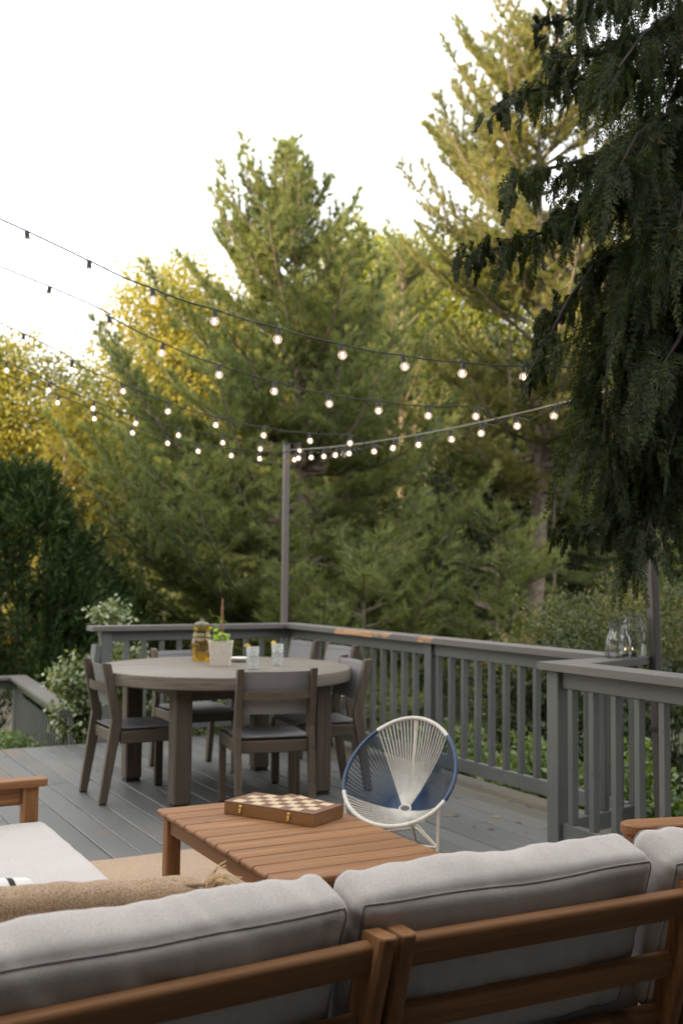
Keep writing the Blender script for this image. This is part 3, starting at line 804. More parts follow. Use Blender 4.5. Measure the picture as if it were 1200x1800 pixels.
pt = thing('plant_pot', 'pale square ceramic planter with a climbing vine on bamboo sticks on the table', 'potted plant', (2.672, 6.61, TZ), R(-24))
mb = MB(); h = .158; vs = []; fs = []; wts = ((.064, 0), (.079, h), (.073, h), (.071, h - .016))
rp = [rrect(2 * a, 2 * a, .012, 3) for a, _ in wts]; n = len(rp[0])
for (o_, (_, z)) in zip(rp, wts): vs += [(x, y, z + .001) for x, y in o_]
for k in range(3): fs += [[k * n + i, k * n + (i + 1) % n, (k + 1) * n + (i + 1) % n, (k + 1) * n + i] for i in range(n)]
fs += [list(range(n))[::-1]]; mb.add(vs, fs); mb.build('pot', CERAM, pt, smooth=35)
mb = MB(); mb.box((0, 0, h - .016), (.142, .142, .004), bev=.001); mb.build('soil', SOIL, pt)
for k, (x, y, tx, ty, zz) in enumerate(((-.018, .01, .004, 0, .43), (.020, -.004, .006, .002, .44), (.002, -.03, .007, -.002, .425))):
    mb = MB(); mb.tube([(x, y, .13), (tx, ty, zz)], .0032, 6); mb.build('bamboo_stick', BAMBOO, pt, smooth=60)
mb = MB(); mb.tube([(-.006, -.004, .375), (.016, -.006, .377), (.012, .006, .374)], .003, 6); mb.build('tie', BAMBOO, pt)
vine = MB()
vine.tube([(0, 0, .14), (-.03, 0, .2), (-.015, .0, .26), (.0, 0, .30), (-.03, 0, .325), (-.055, 0, .32), (-.075, 0, .345), (-.078, 0, .37)], .0016, 5)
vine.tube([(.01, 0, .14), (.0, 0, .22), (-.05, 0, .27), (-.02, 0, .30), (.03, 0, .29), (.035, 0, .275)], .0016, 5)
vine.tube([(-.01, 0, .14), (-.045, .0, .2), (-.05, 0, .235)], .0016, 5)
vine.build('vine_stem', VINE, pt, smooth=60)
lv = []; rl = np.random.default_rng(8)
def leaf_quads(centers, n_dirs, size, rng, asp=.7):
    """diamond leaves"""
    c = np.asarray(centers); m_ = len(c)
    d = np.asarray(n_dirs); d = d / (np.linalg.norm(d, axis=1)[:, None] + 1e-9)
    u = rng.normal(size=(m_, 3)); s_ = np.cross(d, u); s_ /= np.linalg.norm(s_, axis=1)[:, None] + 1e-9
    L = (np.asarray(size) * rng.uniform(.7, 1.25, m_))[:, None]
    nrm = np.cross(d, s_)
    return np.stack([c, c + d * L * .45 + s_ * L * asp * .5 + nrm * L * .06, c + d * L, c + d * L * .45 - s_ * L * asp * .5 + nrm * L * .06], 1)
cs = []; ds = []
for (x, z, n) in ((-.012, .20, 7), (.02, .195, 6), (-.03, .175, 5), (.035, .17, 6), (-.04, .165, 4), (.0, .17, 6), (.022, .28, 1), (-.065, .235, 2), (-.015, .215, 4), (.05, .18, 3)):
    for _ in range(n): cs.append((x + rl.normal(0, .009), rl.normal(0, .03), z + rl.normal(0, .008))); ds.append((rl.normal(), rl.normal() - .4, rl.normal() * .5 + .1))
soup('leaves', leaf_quads(cs, ds, .034, rl, .95), 4, VINE, pt)
ds_ = thing('serving_dish', 'small white dish on the table beside the pale planter', 'dish', (2.90, 6.84, TZ), R(-28))
mb = MB(); mb.lathe([(.0001, .002), (.045, .002), (.062, .012), (.074, .030), (.071, .030), (.058, .014), (.0001, .008)], 32); mb.build('dish', DISHM, ds_, smooth=50)
def cutglass():
    m, t, b = newmat('cut_glass_painted_sheen'); out = t.nodes['Material Output']; b.inputs['Base Color'].default_value = (.75, .78, .78, 1); b.inputs['Roughness'].default_value = .12
    tr = t.nodes.new('ShaderNodeBsdfTransparent'); mx = t.nodes.new('ShaderNodeMixShader')
    nz = noisef(t, objco(t, (150, 150, 60)), 1., 2); t.links.new(maprange(t, nz, .35, .7, .80, .5), mx.inputs[0]); bump(t, b, nz, .5, .002)  # pale cut pattern that also paints in sky reflections
    inv = t.nodes.new('ShaderNodeMath'); inv.operation = 'SUBTRACT'; inv.inputs[0].default_value = 1.0; t.links.new(mx.inputs[0].links[0].from_socket, inv.inputs[1])
    t.links.new(inv.outputs[0], mx.inputs[0]); t.links.new(tr.outputs[0], mx.inputs[1]); t.links.new(b.outputs[0], mx.inputs[2]); t.links.new(mx.outputs[0], out.inputs[0]); return m
TUMB = cutglass(); WATER = glass('water', (.98, .99, .99), ior=1.33)
def tumbler(label, loc, ang):
    t = thing('drinking_glass', label, 'glass', loc, ang)
    mb = MB(); mb.lathe([(.0001, .001), (.034, .001), (.037, .006), (.041, .142), (.0385, .142), (.0355, .012), (.0001, .010)], 28); mb.build('tumbler', TUMB, t, smooth=50)
    mb = MB(); mb.lathe([(.0001, .0105), (.035, .0125), (.0376, .088), (.0001, .0885)], 24); mb.build('water', WATER, t, smooth=50)
    mb = MB(); n = 10; vs = [(0, 0, 0), ]
    for i in range(n + 1):
        a = math.pi * i / n - .2; vs.append((math.cos(a) * .021, 0, math.sin(a) * .021))
    vs2 = [(x, .007, z) for x, y, z in vs]; K = len(vs)
    fs = [list(range(K)), list(range(K, 2 * K))[::-1]] + [[i, (i + 1) % K, K + (i + 1) % K, K + i] for i in range(K)]
    mb.add([V(v) + V((-.036, -.003, .142)) for v in vs + vs2], fs); mb.build('lemon_slice', LEMON, t)
tumbler('clear tumbler of water with a lemon slice, nearer the pale planter', (2.745, 6.26, TZ), R(-28))
tumbler('clear tumbler of water with a lemon slice, farther right on the round table', (3.015, 6.47, TZ), R(20))

# ------------------------------------------------------------------ coffee table, rug, chess box
rug = MB(); 
RX0, RX1, RY0, RY1 = -.6, 2.97, 2.25, 5.13
nx_, ny_ = 30, 40; vs = []; fs = []
for i in range(nx_ + 1):
    for j in range(ny_ + 1):
        x = RX0 + (RX1 - RX0) * i / nx_; y = RY0 + (RY1 - RY0) * j / ny_
        e = .004 * math.sin(y * 9) * (i in (0, nx_)) + .0
        vs.append((x + e, y + .004 * math.sin(x * 11) * (j in (0, ny_)), .011 + .0016 * noise.noise((x * 3, y * 3, 0))))
for i in range(nx_):
    for j in range(ny_):
        a = i * (ny_ + 1) + j; fs.append([a, a + ny_ + 1, a + ny_ + 2, a + 1])
rug.add(vs, fs)
rug.box(((RX0 + RX1) / 2, (RY0 + RY1) / 2, .0062), (RX1 - RX0 - .004, RY1 - RY0 - .004, .0085), bev=.002)
ro = rug.build('rug', JUTE); tag(ro, 'beige woven jute rug under the low teak table', 'rug')
ct = thing('coffee_table', 'low teak slatted table carrying the chess box', 'coffee table', (1.838, 3.785, 0))
CW, CL, CZ = .68, 1.225, .39
ns = 11; pw = CL / ns
for k in range(ns):
    yc = -CL / 2 + pw * (k + .5)
    mb = MB(); prof_c = rrect(pw - .006, .026, .006, 3)
    # slat with rounded ends: swept body plus two shrinking end rings
    L_ = CW / 2; st = [(-L_, .35), (-L_ + .003, .7), (-L_ + .010, 1), (L_ - .010, 1), (L_ - .003, .7), (L_, .35)]
    n = len(prof_c); vs = []
    for (x, kz) in st: vs += [(x, yc + a * (1 - (1 - kz) * .08), CZ - .013 + b * kz) for a, b in prof_c]
    fs = [[r_ * n + i, r_ * n + (i + 1) % n, (r_ + 1) * n + (i + 1) % n, (r_ + 1) * n + i] for r_ in range(len(st) - 1) for i in range(n)]
    fs += [list(range(n))[::-1], [(len(st) - 1) * n + i for i in range(n)]]
    mb.add(vs, fs); mb.build('slat', TEAK[0], ct, smooth=35)
for sx in (-1, 1):
    for sy in (-1, 1):
        mb = MB(); mb.rbar((sx * (CW / 2 - .052), sy * (CL / 2 - .05), .0135), (sx * (CW / 2 - .052), sy * (CL / 2 - .05), CZ - .0275), .062, .062, .008, up=(0, 1, 0)); mb.build('leg', TEAK[2], ct, smooth=35)
    mb = MB(); mb.box((sx * (CW / 2 - .045), 0, CZ - .062), (.024, CL - .165, .065), bev=.004); mb.build('apron', TEAK[1], ct)
    mb = MB(); mb.box((0, sx * (CL / 2 - .045), CZ - .062), (CW - .168, .024, .065), bev=.004); mb.build('apron', TEAK[0], ct)
mb = MB(); mb.box((0, 0, CZ - .042), (CW - .12, .04, .03), bev=.003); mb.build('cross_bar', TEAK[0], ct)

chp = V((1.717, 4.186, CZ)); chd = V((1.935 - 1.717, 3.801 - 4.186, 0)); cang = math.atan2(chd.y, chd.x)
ch = thing('chess_box', 'folding wooden chess box with brass clasps on the low teak table', 'chess set', (chp.x, chp.y, CZ + .001), cang)
BL, BW, BH = .443, .213, .052
def board_mat(lx, ly, ox, oy, name):
    m, t, b = newmat(name); v = objco(t, rand=False); mp = t.nodes.new('ShaderNodeMapping')
    sq = .0475; mp.inputs['Scale'].default_value = (1 / sq, 1 / sq, 1); mp.inputs['Location'].default_value = (-ox / sq, -oy / sq, .5)
    t.links.new(v, mp.inputs['Vector']); ck = t.nodes.new('ShaderNodeTexChecker'); ck.inputs['Scale'].default_value = 1.0
    t.links.new(mp.outputs[0], ck.inputs['Vector'])
    gr = noisef(t, objco(t, (12, 160, 160), rand=False), 1, 4)
    lc = mixc(t, gr, (.46, .34, .21), (.56, .45, .31)); dc = mixc(t, gr, (.12, .053, .028), (.2, .095, .052)); bc = mixc(t, gr, (.13, .055, .03), (.2, .09, .046))
    c = mixc(t, ck.outputs['Fac'], lc, dc)
    s = t.nodes.new('ShaderNodeSeparateXYZ'); t.links.new(v, s.inputs[0]); msk = None
    for ax, a_, b_ in (('X', ox, ox + lx), ('Y', oy, oy + ly)):
        for (e0, gtr) in ((a_, True), (b_, False)):
            q = t.nodes.new('ShaderNodeMath'); q.operation = 'GREATER_THAN' if gtr else 'LESS_THAN'; q.inputs[1].default_value = e0; t.links.new(s.outputs[ax], q.inputs[0])
            if msk is None: msk = q.outputs[0]
            else:
                m2 = t.nodes.new('ShaderNodeMath'); m2.operation = 'MULTIPLY'; t.links.new(msk, m2.inputs[0]); t.links.new(q.outputs[0], m2.inputs[1]); msk = m2.outputs[0]
    c = mixc(t, msk, bc, c)
    t.links.new(c, b.inputs['Base Color']); b.inputs['Roughness'].default_value = .4; return m
CHW = wood('chess_walnut', (.17, .075, .026), (.25, .122, .046), (.33, .175, .072), axis=0, grain=40, rough=.42)
mb = MB(); mb.box((BL / 2, BW / 2, .023), (BL, BW, .046), bev=.0015); mb.build('box', CHW, ch)
mb = MB(); mb.box((BL / 2, BW / 2, .0495), (BL, BW, .0055), bev=.0015); mb.build('board', board_mat(.38, .19, .031, .0115, 'chess_board'), ch)
mb = MB()
lf = Matrix.Translation(V((BL, BW - .01, 0))) @ Matrix.Rotation(R(-14), 4, 'Z')
mb.box((-.16, -.055, .022), (.32, .13, .040), bev=.0015)
lo = mb.build('rear_leaf', CHW, ch); lo.matrix_local = lf
mb = MB(); mb.box((-.16, -.055, .0455), (.32, .13, .005), bev=.001)
l2 = mb.build('leaf_board', board_mat(.285, .095, -.30, -.085, 'chess_board_leaf'), lo)
for x in (.085, .325):
    mb = MB(); mb.box((x, -.0022, .030), (.016, .004, .024), bev=.0015); mb.box((x, -.005, .026), (.009, .003, .02), bev=.001)
    mb.tube([(x + .006 * math.cos(a), -.0062, .020 + .006 * math.sin(a)) for a in np.linspace(0, 6.28, 12)[:-1]], .0016, 6, closed=True)
    mb.tube([(x, -.004, .038), (x, -.009, .036)], .003, 8)
    mb.build('clasp', BRASS, ch, smooth=40)

# ------------------------------------------------------------------ string chair
sc_f = V((-.80, -.60, 0)).normalized(); sc_r = V((0, 0, 1)).cross(sc_f) * -1      # seat faces sc_f
ac = thing('string_chair', 'small round string chair with white and blue cords beside the low table', 'chair', at(706, 1490, 5.38) * 1.0, 0)
ac.location.z = 0
AH = .30; RW, RLn = .287, .318; TILT = R(47)
plane_u = sc_r; plane_v = (-sc_f * math.cos(TILT) + V((0, 0, 1)) * math.sin(TILT)).normalized()   # towards the back and up
RC = V((0, 0, .405)) + sc_f * .02
def rim(a):
    # egg: a=0 at the top back, wider at the front
    ca, sa = math.cos(a), math.sin(a)
    return RC + plane_u * (RW * sa * (1 - .10 * ca)) + plane_v * (RLn * ca)
HUB = RC - plane_v.cross(plane_u).normalized() * 0
nrm = plane_u.cross(plane_v).normalized()
if nrm.z > 0: nrm = -nrm
HUB = RC + nrm * .185 - plane_v * .105
def arc(a0, a1, n): return [rim(a0 + (a1 - a0) * i / n) for i in range(n + 1)]
TOPA, SIDEA = R(46), R(118)
def wrapped(name, a0, a1, mat):
    mb = MB(); n = max(8, int(abs(a1 - a0) / .012)); pts = arc(a0, a1, n)
    mb.tube(pts, [.0098 + (.0012 if i % 2 else 0) for i in range(n + 1)], 10); mb.build(name, mat, ac, smooth=60)
wrapped('white_rim', -TOPA, TOPA, WCORD); wrapped('white_rim', SIDEA, 2 * math.pi - SIDEA, WCORD)
wrapped('blue_rim', TOPA, SIDEA, BCORD); wrapped('blue_rim', -SIDEA, -TOPA, BCORD)
wc, bc_ = MB(), MB(); NS = 84
hubr = .030
for i in range(NS):
    a = 2 * math.pi * (i + .5) / NS; aa = (a + math.pi) % (2 * math.pi) - math.pi
    white = abs(aa) < TOPA or abs(aa) > SIDEA
    p = rim(aa); hp = HUB + (plane_u * math.sin(aa) * hubr + plane_v * math.cos(aa) * hubr * .7)
    mid = (p + hp) / 2 + nrm * .028
    (wc if white else bc_).tube([p, (p + mid) / 2 + nrm * .010, mid, (hp + mid) / 2 + nrm * .006, hp], .0031, 5)
wc.build('white_cords', WCORD, ac, smooth=60); bc_.build('blue_cords', BCORD, ac, smooth=60)
mb = MB(); mb.tube([HUB + plane_u * math.cos(a) * hubr + plane_v * math.sin(a) * hubr * .7 for a in np.linspace(0, 6.283, 20)[:-1]], .006, 8, closed=True); mb.build('hub', WCORD, ac, smooth=60)
lowring = [V((0, 0, .150)) + sc_f * (.085 * math.cos(a) - .03) + sc_r * (.10 * math.sin(a)) for a in np.linspace(0, 6.283, 28)[:-1]]
mb = MB(); mb.tube(lowring, .007, 8, closed=True); mb.build('seat_ring', WHITEP, ac, smooth=60)
feet = []
for a_ in (R(126), R(-126), None):
    if a_ is not None:
        tp = rim(a_) + V((0, 0, -.004)); ft = V((tp.x, tp.y, 0)) * .97
    else:
        tp = V((0, 0, .152)) - sc_f * .11; ft = -sc_f * .20
    mb = MB(); mb.tube([tp, V((ft.x, ft.y, .006))], .0078, 8); lg = mb.build('leg', WHITEP, ac, smooth=60)
    mb = MB(); mb.lathe([(.0001, 0), (.0105, 0), (.0105, .014), (.0001, .015)], 10, Matrix.Translation((ft.x, ft.y, 0))); mb.build('foot_cap', WHITEP, lg)
    feet.append(ft)
for a, b in ((0, 1), (1, 2), (2, 0)):
    mb = MB(); mb.tube([feet[a] * .985 + V((0, 0, .075)), feet[b] * .985 + V((0, 0, .075))], .006, 8); mb.build('brace', WHITEP, ac, smooth=60)
for q in feet[:2]:
    mb = MB(); e_ = min(lowring, key=lambda v_: (v_ - q).length); mb.tube([q * .98 + V((0, 0, .08)), e_], .0055, 6); mb.build('strut', WHITEP, ac, smooth=60)
mb = MB(); p = rim(0); q = HUB + plane_v * .02 + nrm * .012; mb.tube([q, (p + q) / 2 + nrm * .035, p], .0055, 6); mb.build('back_stay', WHITEP, ac, smooth=60)

# ------------------------------------------------------------------ sofas
def cushion(name, label, size, M, seed, seams=('back',), mat=CUSH, bulge=.02, rad=.035, wr=.006, thingcat='cushion', group=None, nseg=44, sag=0.0):
    """box cushion: local x width, y depth, z height, centred; M places it"""
    hx, hy, hz = (q / 2 for q in size)
    o = V((seed * 3.17, seed * 1.71, 0))
    def shape(p):
        x, y, z = p
        q = V((max(-hx + rad, min(hx - rad, x * hx)), max(-hy + rad, min(hy - rad, y * hy)), max(-hz + rad, min(hz - rad, z * hz))))
        d = V((x * hx, y * hy, z * hz)) - q
        pos = q + (d.normalized() * rad if d.length > 1e-9 else V((0, 0, 0)))
        n_ = d.normalized() if d.length > 1e-9 else V((0, 0, 1))
        bx_, by_, bz_ = (1 - x * x), (1 - y * y), (1 - z * z)
        pos.x += (abs(x) ** 6) * math.copysign(1, x) * bulge * .5 * by_ * bz_
        pos.y += (abs(y) ** 6) * math.copysign(1, y) * bulge * bx_ ** .7 * bz_ ** .7
        pos.z += (abs(z) ** 6) * math.copysign(1, z) * bulge * .6 * bx_ ** .7 * by_ ** .7
        # low puckers running across the edges, and a slack top
        wv = noise.noise(V((pos.x * 17, pos.y * 5, pos.z * 5)) + o) * .6 + noise.noise(V((pos.x * 7 + pos.z * 6, pos.y * 9, pos.z * 3)) + o) * .9
        edge = max(0, 1 - min(1 - abs(y), 1 - abs(z)) * 1.6) if seams else 1
        pos += n_ * wv * wr * (.35 + .9 * edge)
        if seams: pos += n_ * (noise.noise(V((pos.x * 34, pos.y * 7, pos.z * 6)) + o) * .0022 * edge ** 1.5 * max(0, .5 + 2 * noise.noise(V((pos.x * 3, 1.7, seed)))) - max(0, noise.noise(V((pos.x * 9 + pos.z * 14, pos.y * 4, pos.z * 3 - pos.x * 4)) + o * 2) - .24) * .020)
        pos.z += noise.noise(V((pos.x * 3.1, .3, seed))) * .014 - sag * (1 - x * x) * max(0, z)
        return pos
    mb = MB()
    def dens(n, h): return max(6, int(n * h / max(hx, hy, hz)))
    na, nb2, nc = dens(nseg, hx), dens(nseg, hy), dens(nseg, hz)
    def face(nu, nv, f):
        vs = [shape(f(-1 + 2 * i / nu, -1 + 2 * j / nv)) for i in range(nu + 1) for j in range(nv + 1)]
        fs = [[i * (nv + 1) + j, (i + 1) * (nv + 1) + j, (i + 1) * (nv + 1) + j + 1, i * (nv + 1) + j + 1] for i in range(nu) for j in range(nv)]
        mb.add(vs, fs)
    def ez(v): return math.copysign(1 - (1 - abs(v)) ** 1.0, v)
    for s in (-1, 1):
        face(na, nb2, lambda u, v: (u, v, s)); face(na, nc, lambda u, v: (u, s, v)); face(nb2, nc, lambda u, v: (s, u, v))
    me = mb.mesh(name, mat, smooth=80)
    bm = bmesh.new(); bm.from_mesh(me); bmesh.ops.remove_doubles(bm, verts=bm.verts, dist=2e-4); bm.to_mesh(me); bm.free(); me.shade_smooth()
    ob = link(name, me); ob.matrix_world = M; tag(ob, label, thingcat, group)
    for sm in seams:
        y = -1 if sm == 'back' else 1
        loop = []
        for (a, b, n_) in (((-1, -1), (1, -1), 60), ((1, -1), (1, 1), 30), ((1, 1), (-1, 1), 60), ((-1, 1), (-1, -1), 30)):
            for i in range(n_):
                t_ = i / n_; x = a[0] + (b[0] - a[0]) * t_; z = a[1] + (b[1] - a[1]) * t_
                p = shape((x * .985, y * .995, z * .985)); p += V((x * (abs(x) > .98), y, z * (abs(z) > .98))).normalized() * .001
                loop.append(p)
        mp_ = MB(); mp_.tube(loop, .0022, 6, closed=True); mp_.build('piping', PIPE, ob, smooth=70)
    return ob
def TM(loc, rx=0, rz=0, ry=0): return Matrix.Translation(V(loc)) @ Euler((rx, ry, rz)).to_matrix().to_4x4()

LEAN = .31
def back_y(z, y0=2.03): return y0 + (.60 - z) * LEAN     # face line of the reclined back
def sofa(name, label, xa, xb, seat_end=2.80, piv=None, rz=0):
    t = thing(name, label, 'sofa', (0, 0, 0))
    if piv: q = Matrix.Translation(piv) @ Matrix.Rotation(rz, 4, 'Z') @ Matrix.Translation(-piv); t.location = q.translation; t.rotation_euler = (0, 0, rz)
    dv = V((0, -LEAN, 1)).normalized(); nv = V((0, 1, LEAN)).normalized()
    for x in (xa + .022, xb - .022):
        top = V((x, back_y(.615), .615)); bot = V((x, back_y(.012), .012))
        mb = MB()
        # post of rounded section: rounded towards the rear
        ol = [(-.0215, -.02), (.0215, -.02), (.0215, .045), (.015, .055), (.004, .059), (-.004, .059), (-.015, .055), (-.0215, .045)]
        p, q = bot, top; vs = []
        for base in (p, q - dv * .004): vs += [base + V((a, 0, 0)) + V((0, -b, 0)) for a, b in ol]
        vs += [q + V((a * .9, -b * .95, 0)) for a, b in ol]
        n = len(ol)
        fs = [[k * n + i, k * n + (i + 1) % n, (k + 1) * n + (i + 1) % n, (k + 1) * n + i] for k in range(2) for i in range(n)]
        fs += [list(range(n))[::-1], [2 * n + i for i in range(n)]]
        mb.add(vs, fs); mb.build('back_post', TEAK[2], t, smooth=30)
    for zt, hh in ((.600, .075), (.432, .066), (.288, .066), (.14, .06)):
        zc = zt - hh / 2; mb = MB()
        mb.rbar((xa + .0445, back_y(zc) - .012, zc), (xb - .0445, back_y(zc) - .012, zc), .034, hh, .013, up=dv, n=4)
        mb.build('back_rail', TEAK[0], t, smooth=40)
    mb = MB(); mb.box(((xa + xb) / 2, 2.45, .205), (xb - xa - .1, .62, .03), bev=.004); mb.build('seat_slats', TEAK[0], t)
    for x in (xa + .03, xb - .03):
        mb = MB(); mb.box((x, seat_end - .03, .115), (.05, .05, .2), bev=.005); mb.build('front_leg', TEAK[2], t)
        mb = MB(); mb.box((x, 2.44, .185), (.036, .66, .06), bev=.005); mb.build('side_rail', TEAK[1], t)
    mb = MB(); mb.box(((xa + xb) / 2, seat_end - .03, .185), (xb - xa - .115, .03, .06), bev=.005); mb.build('front_rail', TEAK[0], t)
    return t
PIV1, PIV2 = V((1.2, 2.03, 0)), V((1.22, 2.03, 0))
sofa('sofa', 'teak sofa section at the lower left, seen from behind', -.12, 1.205, piv=PIV1, rz=R(4.2))
sofa('sofa', 'teak sofa section at the lower right, seen from behind', 1.215, 2.10, piv=PIV2, rz=R(-1.6))
sofa('sofa', 'teak sofa section cut off by the right edge of the photo', 2.115, 3.0, piv=PIV2, rz=R(-1.6))
QA = 'grey back cushions of the teak sofas'
th = math.atan(LEAN)
def back_cush(label, xa, xb, ztop, zbot, thick, seed, piv, rz, **kw):
    zc = (ztop + zbot) / 2; L = (ztop - zbot) / math.cos(th)
    nv = V((0, math.cos(th), math.sin(th)))
    c = V(((xa + xb) / 2, back_y(zc) + .012, zc)) + nv * (thick / 2 + .012)
    M = Matrix.Translation(piv) @ Matrix.Rotation(rz, 4, 'Z') @ Matrix.Translation(c - piv) @ Matrix.Rotation(th, 4, 'X')
    return cushion('back_cushion', label, (xb - xa, thick, L), M, seed, ('back', 'front'), group=QA, **kw)
back_cush('long grey back cushion on the lower left sofa section', -.10, 1.13, .675, .27, .155, 1, PIV1, R(4.2), bulge=.022, nseg=110, wr=.005)
back_cush('wide grey back cushion on the lower right sofa section', 1.15, 1.98, .672, .27, .150, 2, PIV2, R(-1.6), bulge=.022, nseg=100, wr=.005)
back_cush('grey back cushion cut off by the right edge of the photo', 2.03, 2.86, .668, .25, .16, 5, PIV2, R(-2.5), bulge=.024, nseg=80, wr=.014)
cushion('seat_cushion', 'grey seat cushion of the lower left sofa section', (1.22, .66, .15), TM((.54, 2.50, .295)), 6, (), bulge=.015, nseg=50)
cushion('seat_cushion', 'grey seat cushion of the lower right sofa section', (.84, .64, .15), TM((1.655, 2.48, .295)), 7, (), bulge=.015, nseg=50)
# tan woven pillow leaning on the long cushion
pw_ = cushion('throw_pillow', 'tan woven throw pillow with fringed corner behind the long grey cushion', (.66, .13, .36), TM((.575, 2.335, .52), R(14), R(1), R(1.5)), 9, (), mat=WOVEN, bulge=.045, rad=.05, wr=.01, nseg=56, thingcat='pillow')
rf = np.random.default_rng(4); fr = MB()
for i in range(70):
    p = V((.325 + rf.normal() * .006, rf.normal() * .012, .165 + rf.normal() * .01)); d = V((.05 + rf.normal() * .02, rf.normal() * .02, .0 + rf.normal() * .02))
    fr.tube([p, p + d * .5 + V((0, 0, .01)), p + d + V((0, 0, -.012))], .0016, 4)
fr.build('fringe', plain('raffia', (.62, .45, .26), .9), pw_)
sm = MB(); sm.tube([(-.31 + .62 * i / 30, -.02 + .004 * math.sin(i), .183 + .004 * math.sin(i * .7)) for i in range(31)], .004, 6); sm.build('seam', WOVEN, pw_, smooth=60)
wpil = MB()
def stripe_mat():
    m, t, b = newmat('white_black_stripe'); v = objco(t, rand=False); w_ = t.nodes.new('ShaderNodeTexWave'); w_.inputs['Scale'].default_value = 4; w_.bands_direction = 'X'
    t.links.new(v, w_.inputs['Vector']); w_.inputs['Distortion'].default_value = 1.0
    t.links.new(mixc(t, maprange(t, w_.outputs['Fac'], .86, .92), (.66, .63, .62), (.02, .02, .02)), b.inputs['Base Color']); b.inputs['Roughness'].default_value = .9; return m
cushion('throw_pillow', 'white throw pillow with thin black stripes at the left edge', (.40, .12, .34), TM((.40, 2.62, .50), R(30), R(12)), 12, (), mat=stripe_mat(), bulge=.05, rad=.045, wr=.008, nseg=36, thingcat='pillow')

# left wing: sofa running away from the camera, far arm towards the table
lwf = thing('sofa', 'teak sofa wing on the left with a pale seat cushion and flat wooden arm', 'sofa')
AX1, AYc, AZ = 1.045, 4.415, .555
mb = MB()
n = 12; ol = [(-.6, -.045), (AX1 - .03, -.045)] + [(AX1 - .03 + .03 * math.sin(a), -.045 * math.cos(a)) for a in np.linspace(.2, math.pi - .2, n)] + [(AX1 - .03, .045), (-.6, .045)]
vs = [(x, AYc + y, AZ - .028) for x, y in ol] + [(x, AYc + y, AZ - .005) for x, y in ol] + [(x - (.004 if x > 0 else 0), AYc + y * .92, AZ) for x, y in ol]; n = len(ol)
fs = [list(range(n))[::-1], [2 * n + i for i in range(n)]] + [[k * n + i, k * n + (i + 1) % n, (k + 1) * n + (i + 1) % n, (k + 1) * n + i] for k in range(2) for i in range(n)]
mb.add(vs, fs); mb.build('arm_rest', TEAK[0], lwf, smooth=40)
mb = MB(); mb.rbar((.975, AYc, .012), (.975, AYc, AZ - .029), .062, .062, .006, up=(0, 1, 0)); mb.build('front_leg', TEAK[2], lwf, smooth=35)
mb = MB(); mb.box((.15, AYc, AZ - .065), (1.58, .03, .07), bev=.005); mb.build('arm_rail', TEAK[0], lwf)
mb = MB(); mb.box((.15, AYc, .20), (1.58, .03, .08), bev=.005); mb.build('side_rail', TEAK[0], lwf)
mb = MB(); mb.box((.99, 3.62, .20), (.03, 1.5, .08), bev=.005); mb.build('front_rail', TEAK[1], lwf)
mb = MB(); mb.box((.2, 3.6, .235), (1.5, 1.5, .02), bev=.003); mb.build('seat_slats', TEAK[1], lwf)
cushion('seat_cushion', 'pale grey seat cushion on the left sofa wing', (1.0, 1.46, .15), TM((.53, 3.63, .322)), 15, (), bulge=.012, rad=.03, wr=.003, nseg=50)
# armchair arm at the right
rw = thing('armchair', 'teak armchair at the right edge, only its rounded arm showing', 'armchair', (2.56, 2.76, 0), R(-14))
mb = MB(); ol = [(.9, -.055), (.06, -.055)] + [(.06 - .06 * math.sin(a), -.055 * math.cos(a)) for a in np.linspace(.2, math.pi - .2, 10)] + [(.06, .055), (.9, .055)]
vs = [(x, y, z) for z in (AZ - .03, AZ - .005) for x, y in ol] + [(x + (.005 if x < .3 else 0), y * .92, AZ) for x, y in ol]; n = len(ol)
fs = [list(range(n))[::-1], [2 * n + i for i in range(n)]] + [[k * n + i, k * n + (i + 1) % n, (k + 1) * n + (i + 1) % n, (k + 1) * n + i] for k in range(2) for i in range(n)]
mb.add(vs, fs); mb.build('arm_rest', TEAK[0], rw, smooth=40)
mb = MB(); mb.rbar((.05, 0, .0), (.05, 0, AZ - .031), .065, .06, .008, up=(0, 1, 0)); mb.build('front_leg', TEAK[2], rw, smooth=35)
mb = MB(); mb.rbar((.8, 0, .0), (.8, 0, AZ - .031), .065, .06, .008, up=(0, 1, 0)); mb.build('rear_leg', TEAK[2], rw, smooth=35)
mb = MB(); mb.box((.425, 0, .25), (.68, .03, .08), bev=.005); mb.build('side_rail', TEAK[0], rw)
mb = MB(); mb.box((.425, 0, AZ - .068), (.68, .028, .07), bev=.005); mb.build('arm_rail', TEAK[0], rw)

# ------------------------------------------------------------------ lanterns on the railing
def lantern(label, loc, prof_, rings, ang):
    t = thing('glass_lantern', label, 'lantern', loc, ang); prof_ = [(r_ * 1.12, z * 1.08) for r_, z in prof_]; rings = [(r_ * 1.12, z * 1.08) for r_, z in rings]
    mb = MB(); inner = [(max(.0001, r_ - .003), z + (.003 if i == 0 else 0)) for i, (r_, z) in enumerate(prof_)]
    mb.lathe([(.0001, .001)] + prof_, 36); mb.build('jar', LANT, t, smooth=50)
    mb = MB()
    for (r_, z) in rings: mb.tube([(r_ * math.cos(a), r_ * math.sin(a), z) for a in np.linspace(0, 6.283, 28)[:-1]], .0018, 5, closed=True)
    for k in range(8):
        a = k * math.pi / 4; mb.tube([((r_ + .001) * math.cos(a), (r_ + .001) * math.sin(a), z) for r_, z in prof_], .0012, 4)
    mb.build('wire_cage', DARKM, t, smooth=60)
    return t
